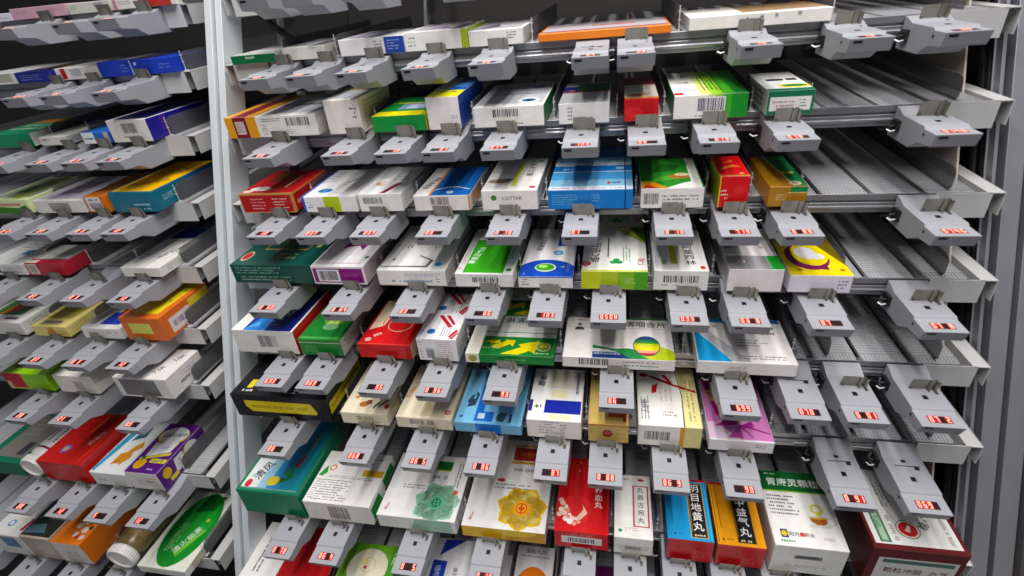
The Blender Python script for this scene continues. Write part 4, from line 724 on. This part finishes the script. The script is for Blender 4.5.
  'L7.5': ('e4e0dc', 'purple calcium box', 'purple calcium tablet box with white ovals and yellow fruit', 't R 0 0 1 1 551577;t E .5 .74 .44 .19 d8c020;t E .5 .76 .4 .17 e9e9ea;t T Caltrate .5 .77 15 3a3a48 8;t P e9e9ea .2 .3 .82 .42 .86 .62 .16 .58;t T 1000 .56 .5 8 a870b8 5;t P d8cf2a .1 .28 .9 .42 .9 .36 .12 .24;t E .25 .17 .16 .1 dcae14;t P 3a6a28 .12 .24 .24 .34 .26 .26;t R .48 .2 .96 .28 d8cf2a;t T 钙尔奇 .72 .24 7 551577 8;t L .6 .06 .8 .1 1 c8b0d8;r R 0 0 1 1 551577;r E .66 .5 .16 .42 d8c020;r E .68 .52 .145 .38 e4e2e2;r T Caltrate .68 .52 12 3a3a48 0;r P e4e2e2 .3 .2 .5 .2 .52 .85 .34 .85;r T 1000 .42 .55 7 a870b8 90;r E .16 .6 .08 .25 dcae14;r R .16 .1 .32 .3 d8cf2a;f R .25 .25 .9 .75 d2ceca;f L .35 .4 .8 .6 1 70707a'),
  'L8.1': ('dddcd8', 'white box with blue ring', 'white medicine box with a blue ring logo at lower left', 't N .4 .2 7 2.5 2f7ab8;t L .5 .4 .9 .9 3 707078 v;t P a8384a .82 .1 .95 .1 .98 .3 .9 .3;t R .05 .5 .4 .9 c0c4c4;f R .3 .4 .8 .9 3a6a90'),
  'L8.2': ('b5a898', 'dark topped tan box', 'tan medicine box with a glossy dark picture on its top', 't R .02 .03 .98 1 23251f;t P 7a8a84 .1 .3 .6 .5 .5 .7 .1 .6;t P 4a6a78 .05 .06 .7 .1 .5 .24 .08 .2;t P d8d8d0 .02 .9 .6 .6 .6 .66 .1 .97;f R .4 .2 .95 .8 c2b8a8'),
  'L8.3': ('d8761e', 'orange box with white flowers', 'orange topped medicine box with white and red flowers', 'f R 0 0 1 1 e2dcd6;f L .3 .3 .7 .6 2 8a6a98;t O .5 .3 6 f0e4d8;t O .62 .36 5 e8d8c8;t O .58 .16 5 ece0d4;t O .76 .24 6 f0e8dc;t O .86 .12 5 e0c8b8;t O .7 .12 4 c03024;t O .8 .36 4 b83020;t O .5 .16 3 c8402c;t O .9 .28 4 3c3a24;t O .66 .5 5 e8d0b8'),
  'L8.5': ('e6e9dc', 'white box with green oval', 'white box with a large green oval and white lettering', 't E .52 .5 .44 .48 17842a;t E .5 .6 .36 .34 1f9a34;t P 0f5a20 .3 .7 .7 .75 .8 .95 .4 .95;t P 7ac03c .5 .2 .8 .5 .85 .5 .6 .15;t T 清火栀麦 .6 .36 14 e8f4e4 68;t L .28 .2 .44 .6 3 a8d89c v;t T ✿ .74 .62 9 e0c840 0;r R .1 0 1 .9 c8c0a8;f L .2 .3 .6 .6 1 a8b49c'),
}

# ================================================================ build
boxes = {}
for bid, row, X0, X1, H, L in BOXES:
    boxes[bid] = (place_carton(bid, row, X0, X1, H, L), row, X0)
for bid, lab in BEHIND:
    (o, L), row, X0 = boxes[bid]; behind(o, L, 'L' if bid[0] == 'L' else 'M', row, X0, lab)

PLACED[('L', 7)].append((PBX - .0235, PBX + .0235, 'white pill bottle')); PLACED[('L', 8)].append((GJX - .0275, GJX + .0275, 'brown jar'))
for k in 'ML':
    for row in range(9):
        bs = sorted(PLACED.get((k, row), [])); divs = []
        for a, b in zip(bs, bs[1:]):
            if b[0] - a[1] > .0045 and b[0] - a[1] < .09: divs.append((a[1] + b[0]) / 2)
            elif b[0] - a[1] >= .09: divs += [a[1] + .006, b[0] - .006]
        if bs: divs.append(bs[-1][1] + .005)
        if k == 'M':
            if row == 7: divs = [d for d in divs if d < .425]
            if row in (1, 2, 3, 4, 5, 6): divs.append(.412)
            if bs and row in (5,): divs.append(.283)
            build_shelf(k, row, -.591, .4405, [d for d in divs if d < .43], True)
        else:
            if bs and bs[0][0] > -.6: pass
            build_shelf(k, row, -.62, -.0155, [d for d in divs if d < .004], True)

used = set(); seen_row = {}
NTH = ['leftmost', 'second', 'third', 'fourth', 'fifth']
for k, row, X, txt, stop in TAGS:
    bs = PLACED.get((k, row), []); near = None; best = .022
    for a, b, s in bs:
        d = max(a - X, X - b, 0) + abs(X - (a + b) / 2) * .05
        if d < best: best, near = d, s
    num = txt.replace(' ', '')
    if near: lab = 'grey electronic tag under the %s' % near
    elif k == 'M' and row == 0:
        n = seen_row.get(row, 0); seen_row[row] = n + 1
        lab = '%s grey electronic tag from the left on the topmost shelf' % ('first' if n == 0 else NTH[n])
    else: lab = 'grey electronic tag on empty lanes, %s shelf of the %s' % (ORD[row], RN[k])
    if num and k == 'M' and row > 1: lab += ', reading ' + num
    if lab in used: lab = lab.replace('grey electronic tag', 'right-hand grey tag')
    if lab in used: lab = lab.replace('right-hand grey tag', 'farthest right grey tag')
    used.add(lab); place_tag(k, row, X, txt, stop, lab)

# bottle and jar on the left rack ------------------------------------------------
def bottle(name, row, X, r, L, label, bodym, capm, band, cat):
    t = new_obj(name, None, matrix=R['L'].slope(row, X, .040, .001)); setp(t, label, cat)
    mb = MB(); mb.lathe_y([(.016, r * .80), (.02, r * .86), (.024, r * .97), (.03, r), (L - .004, r), (L, r * .94), (L, 0)], bodym, 0, r)
    o = new_obj('bottle_body', mb.mesh('body'), t)
    for p in o.data.polygons: p.use_smooth = True
    mb = MB(); mb.lathe_y([(.002, 0), (.002, r * .72), (0, r * .76), (0, r * .90), (.002, r * .95), (.014, r * .95), (.0165, r * .9), (.0165, 0)], capm, 0, r)
    for j in range(36):
        a = 2 * math.pi * j / 36; x, z = math.cos(a) * r * .955, r + math.sin(a) * r * .955
        mb.box(x - .0006, x + .0006, .003, .0135, z - .0006, z + .0006, capm)
    o = new_obj('cap', mb.mesh('cap'), t)
    mb = MB(); rr = r + .0003; i = 0
    seg = 28; a0, a1 = math.radians(band[0]), math.radians(band[1]); lm = band[2]
    for j in range(seg):
        p, q = a0 + (a1 - a0) * j / seg, a0 + (a1 - a0) * (j + 1) / seg
        for y0, y1, m in band[3]:
            mb.poly([(rr * math.cos(p), y0, r + rr * math.sin(p)), (rr * math.cos(q), y0, r + rr * math.sin(q)), (rr * math.cos(q), y1, r + rr * math.sin(q)), (rr * math.cos(p), y1, r + rr * math.sin(p))], m)
    if band[4]:
        rnd = random.Random(3)
        for n in range(3):
            am = math.radians(band[5][n]); y = .045
            while y < L - .02:
                s = rnd.uniform(.05, .10); w = rnd.uniform(.002, .005)
                mb.poly([((rr + 1e-4) * math.cos(am - s), y, r + (rr + 1e-4) * math.sin(am - s)), ((rr + 1e-4) * math.cos(am + s), y, r + (rr + 1e-4) * math.sin(am + s)),
                         ((rr + 1e-4) * math.cos(am + s), y + w, r + (rr + 1e-4) * math.sin(am + s)), ((rr + 1e-4) * math.cos(am - s), y + w, r + (rr + 1e-4) * math.sin(am - s))], card(band[4])); y += w + .0015
    new_obj('paper_label', mb.mesh('label'), t)
bottle('pill_bottle', 7, PBX, .0235, .13, 'white pill bottle with a maroon ring lying beside the red box', card('d9d8d6'), card('e6e4e0'), (10, 170, None, [(.03, .034, card('6a1830')), (.034, .12, card('d2d2d4'))], '40404c', (60, 85, 110)), 'bottle')
AMBER = mat('6e5d38', .22, 0, .25, 40, key='amber')
bottle('glass_jar', 8, GJX, .0275, .15, 'brown jar with a wide white lid lying beside the green oval box', AMBER, card('e9e7e2'), (20, 150, None, [(.036, .13, card('7c6a44'))], '3c3424', (50, 80, 120)), 'jar')

# uprights, panels, cables --------------------------------------------------------
def post(name, rack, X0, X1, d0, d1, z0, z1, m, label, lips=True, groove=0):
    mb = MB(); c = (X0 + X1) / 2; w = (X1 - X0) / 2
    t = .0018
    dd = d0 - d1
    # open channel with returned lips, drawn as a plan outline swept upwards
    pl = [(-w, 0), (w, 0), (w, dd), (w - .006, dd), (w - .006, dd - t), (w - t, dd - t), (w - t, t), (-w + t, t), (-w + t, dd - t), (-w + .006, dd - t), (-w + .006, dd), (-w, dd)]
    b = 0; n = len(pl); mb.v = [(x, y, z0) for x, y in pl] + [(x, y, z1) for x, y in pl]; i = mb.mi(m)
    mb.f = [tuple(range(n))[::-1], tuple(range(n, 2 * n))] + [(k, (k + 1) % n, n + (k + 1) % n, n + k) for k in range(n)]; mb.m = [i] * len(mb.f)
    if groove:
        mb.box(-groove, groove, -.0006, .0004, z0, z1, DARKGREY)
    o = new_obj(name, mb.mesh('post', bevel=.0008, segs=2), matrix=R[rack].level(c, d0, 0)); setp(o, label, 'upright post')
    return o
post('upright_post', 'M', -.642, -.6300, .002, -.05, -1.45, .75, POST, 'pale grey upright post closing the left-hand rack')
post('upright_post', 'M', -.6275, -.6160, -.004, -.05, -1.45, .75, POST, 'pale grey upright post at the left end of the right-hand rack')
post('upright_post', 'M', .487, .5075, -.032, -.09, -1.45, .75, POSTGREY, 'grey upright post just right of the shelf ends')
post('upright_post', 'M', .5135, .536, -.030, -.09, -1.45, .75, POSTGREY, 'outer grey upright post at the right edge of the photo')
for X, lab in ((-.585, 'slim grey rear upright behind the left shelf ends'), (-.40, 'slim grey rear upright seen under the topmost shelf'), (.455, 'slim grey inner upright behind the right shelf ends'), (.4755, 'thin pale inner upright between the shelf ends and the right post')):
    post('rear_upright', 'M', X, X + (.014 if X < .47 else .004), -.036 if X > .47 else -.10 if X > 0 or X < -.5 else -.33, -.05 if X > .47 else -.13 if X > 0 or X < -.5 else -.36, -1.45, .75, POSTGREY, lab)
def panel(name, rack, X0, X1, d0, d1, z0, z1, m, kind='structure', label=None, cat=None):
    mb = MB(); mb.box(X0, X1, -d0, -d1, z0, z1, m); o = new_obj(name, mb.mesh(name), matrix=R[rack].level(0, 0, 0))
    if kind: o['kind'] = kind
    if label: setp(o, label, cat)
    return o
panel('wall_back', 'M', -.66, .80, -.50, -.51, -1.45, .95, BACKM)
panel('wall_left_back', 'L', -1.6, .03, -.50, -.51, -1.45, .95, BACKM)
panel('wall_right', 'M', .5375, .56, -.02, -.50, -1.45, .95, mat('4a4648', .6, 0, .05, 6, key='rightwall'))
panel('side_panel', 'M', .440, .4425, -.046, -.45, -1.45, .75, SIDEM, None, 'beige metal side panel closing the right end of the shelves', 'panel')
def cable(pts, r, label):
    mb = MB(); P = [Vector(p) for p in pts]; out = []
    for i in range(len(P) - 1):
        a, b, c, d = P[max(0, i - 1)], P[i], P[i + 1], P[min(len(P) - 1, i + 2)]
        for j in range(8):
            t = j / 8; out.append(.5 * ((2 * b) + (c - a) * t + (2 * a - 5 * b + 4 * c - d) * t * t + (3 * b - a - 3 * c + d) * t ** 3))
    out.append(P[-1]); mb.tube(out, r, CABLE, 8)
    o = new_obj('hanging_cord', mb.mesh('cord'), matrix=Matrix.Translation((0, 0, Z0)))
    for p in o.data.polygons: p.use_smooth = True
    setp(o, label, 'cable')
cable([(.4785, .076, .75), (.4795, .074, .4), (.4775, .078, .28), (.479, .074, .2), (.4778, .078, .08), (.4792, .074, -.05), (.4778, .078, -.2), (.479, .075, -.4), (.4785, .076, -.8)], .0055, 'thick black cable hanging behind the right shelf ends')
cable([(.4775, .060, .75), (.479, .062, .3), (.4765, .059, .22), (.479, .063, .05), (.4768, .060, -.12), (.4788, .062, -.33), (.4775, .060, -.8)], .0032, 'thin black cable hanging beside the thick one at right')
cable([(-.575, .06, .36), (-.54, .09, .335), (-.50, .13, .312), (-.46, .16, .315), (-.43, .17, .35), (-.42, .2, .38)], .006, 'black cable sagging under the topmost shelf at left')

# ---------------------------------------------------------------- lights
def area(name, loc, rot, sx, sy, power, col=(1, .97, .94)):
    l = bpy.data.lights.new(name, 'AREA'); l.shape = 'RECTANGLE'; l.size = sx; l.size_y = sy; l.energy = power; l.color = col
    o = bpy.data.objects.new(name, l); COL.objects.link(o); o.location = loc; o.rotation_euler = rot
    return o
for X in (-.42, .02, .46):
    area('ceiling_tube_light', (X, -1.25, Z0 + 1.15), (math.radians(22), 0, 0), .16, 1.7, 16.5)
w = bpy.data.worlds.new('room'); SC.world = w; w.use_nodes = True
bg = w.node_tree.nodes['Background']; bg.inputs[0].default_value = (.55, .57, .62, 1); bg.inputs[1].default_value = .18

# ---------------------------------------------------------------- camera
f, yaw, pit, rol = 519.4, .1942, .0960, -.0012
fw = Vector((-math.sin(yaw) * math.cos(pit), math.cos(yaw) * math.cos(pit), -math.sin(pit)))
rt = Vector((math.cos(yaw), math.sin(yaw), 0)); up = rt.cross(fw)
rt2 = rt * math.cos(rol) + up * math.sin(rol); up2 = -rt * math.sin(rol) + up * math.cos(rol)
cd = bpy.data.cameras.new('camera'); co = bpy.data.objects.new('camera', cd); COL.objects.link(co)
co.matrix_world = Matrix(((rt2.x, up2.x, -fw.x, 0), (rt2.y, up2.y, -fw.y, -.75), (rt2.z, up2.z, -fw.z, Z0), (0, 0, 0, 1)))
cd.sensor_width = 36; cd.lens = f / 1024 * 36; cd.clip_start = .02
cd.dof.use_dof = True; cd.dof.focus_distance = .76; cd.dof.aperture_fstop = 3.2
SC.camera = co
vs = SC.view_settings; vs.view_transform = 'Standard'; vs.look = 'None'; vs.exposure = .14; vs.gamma = 1; vs.use_curve_mapping = False
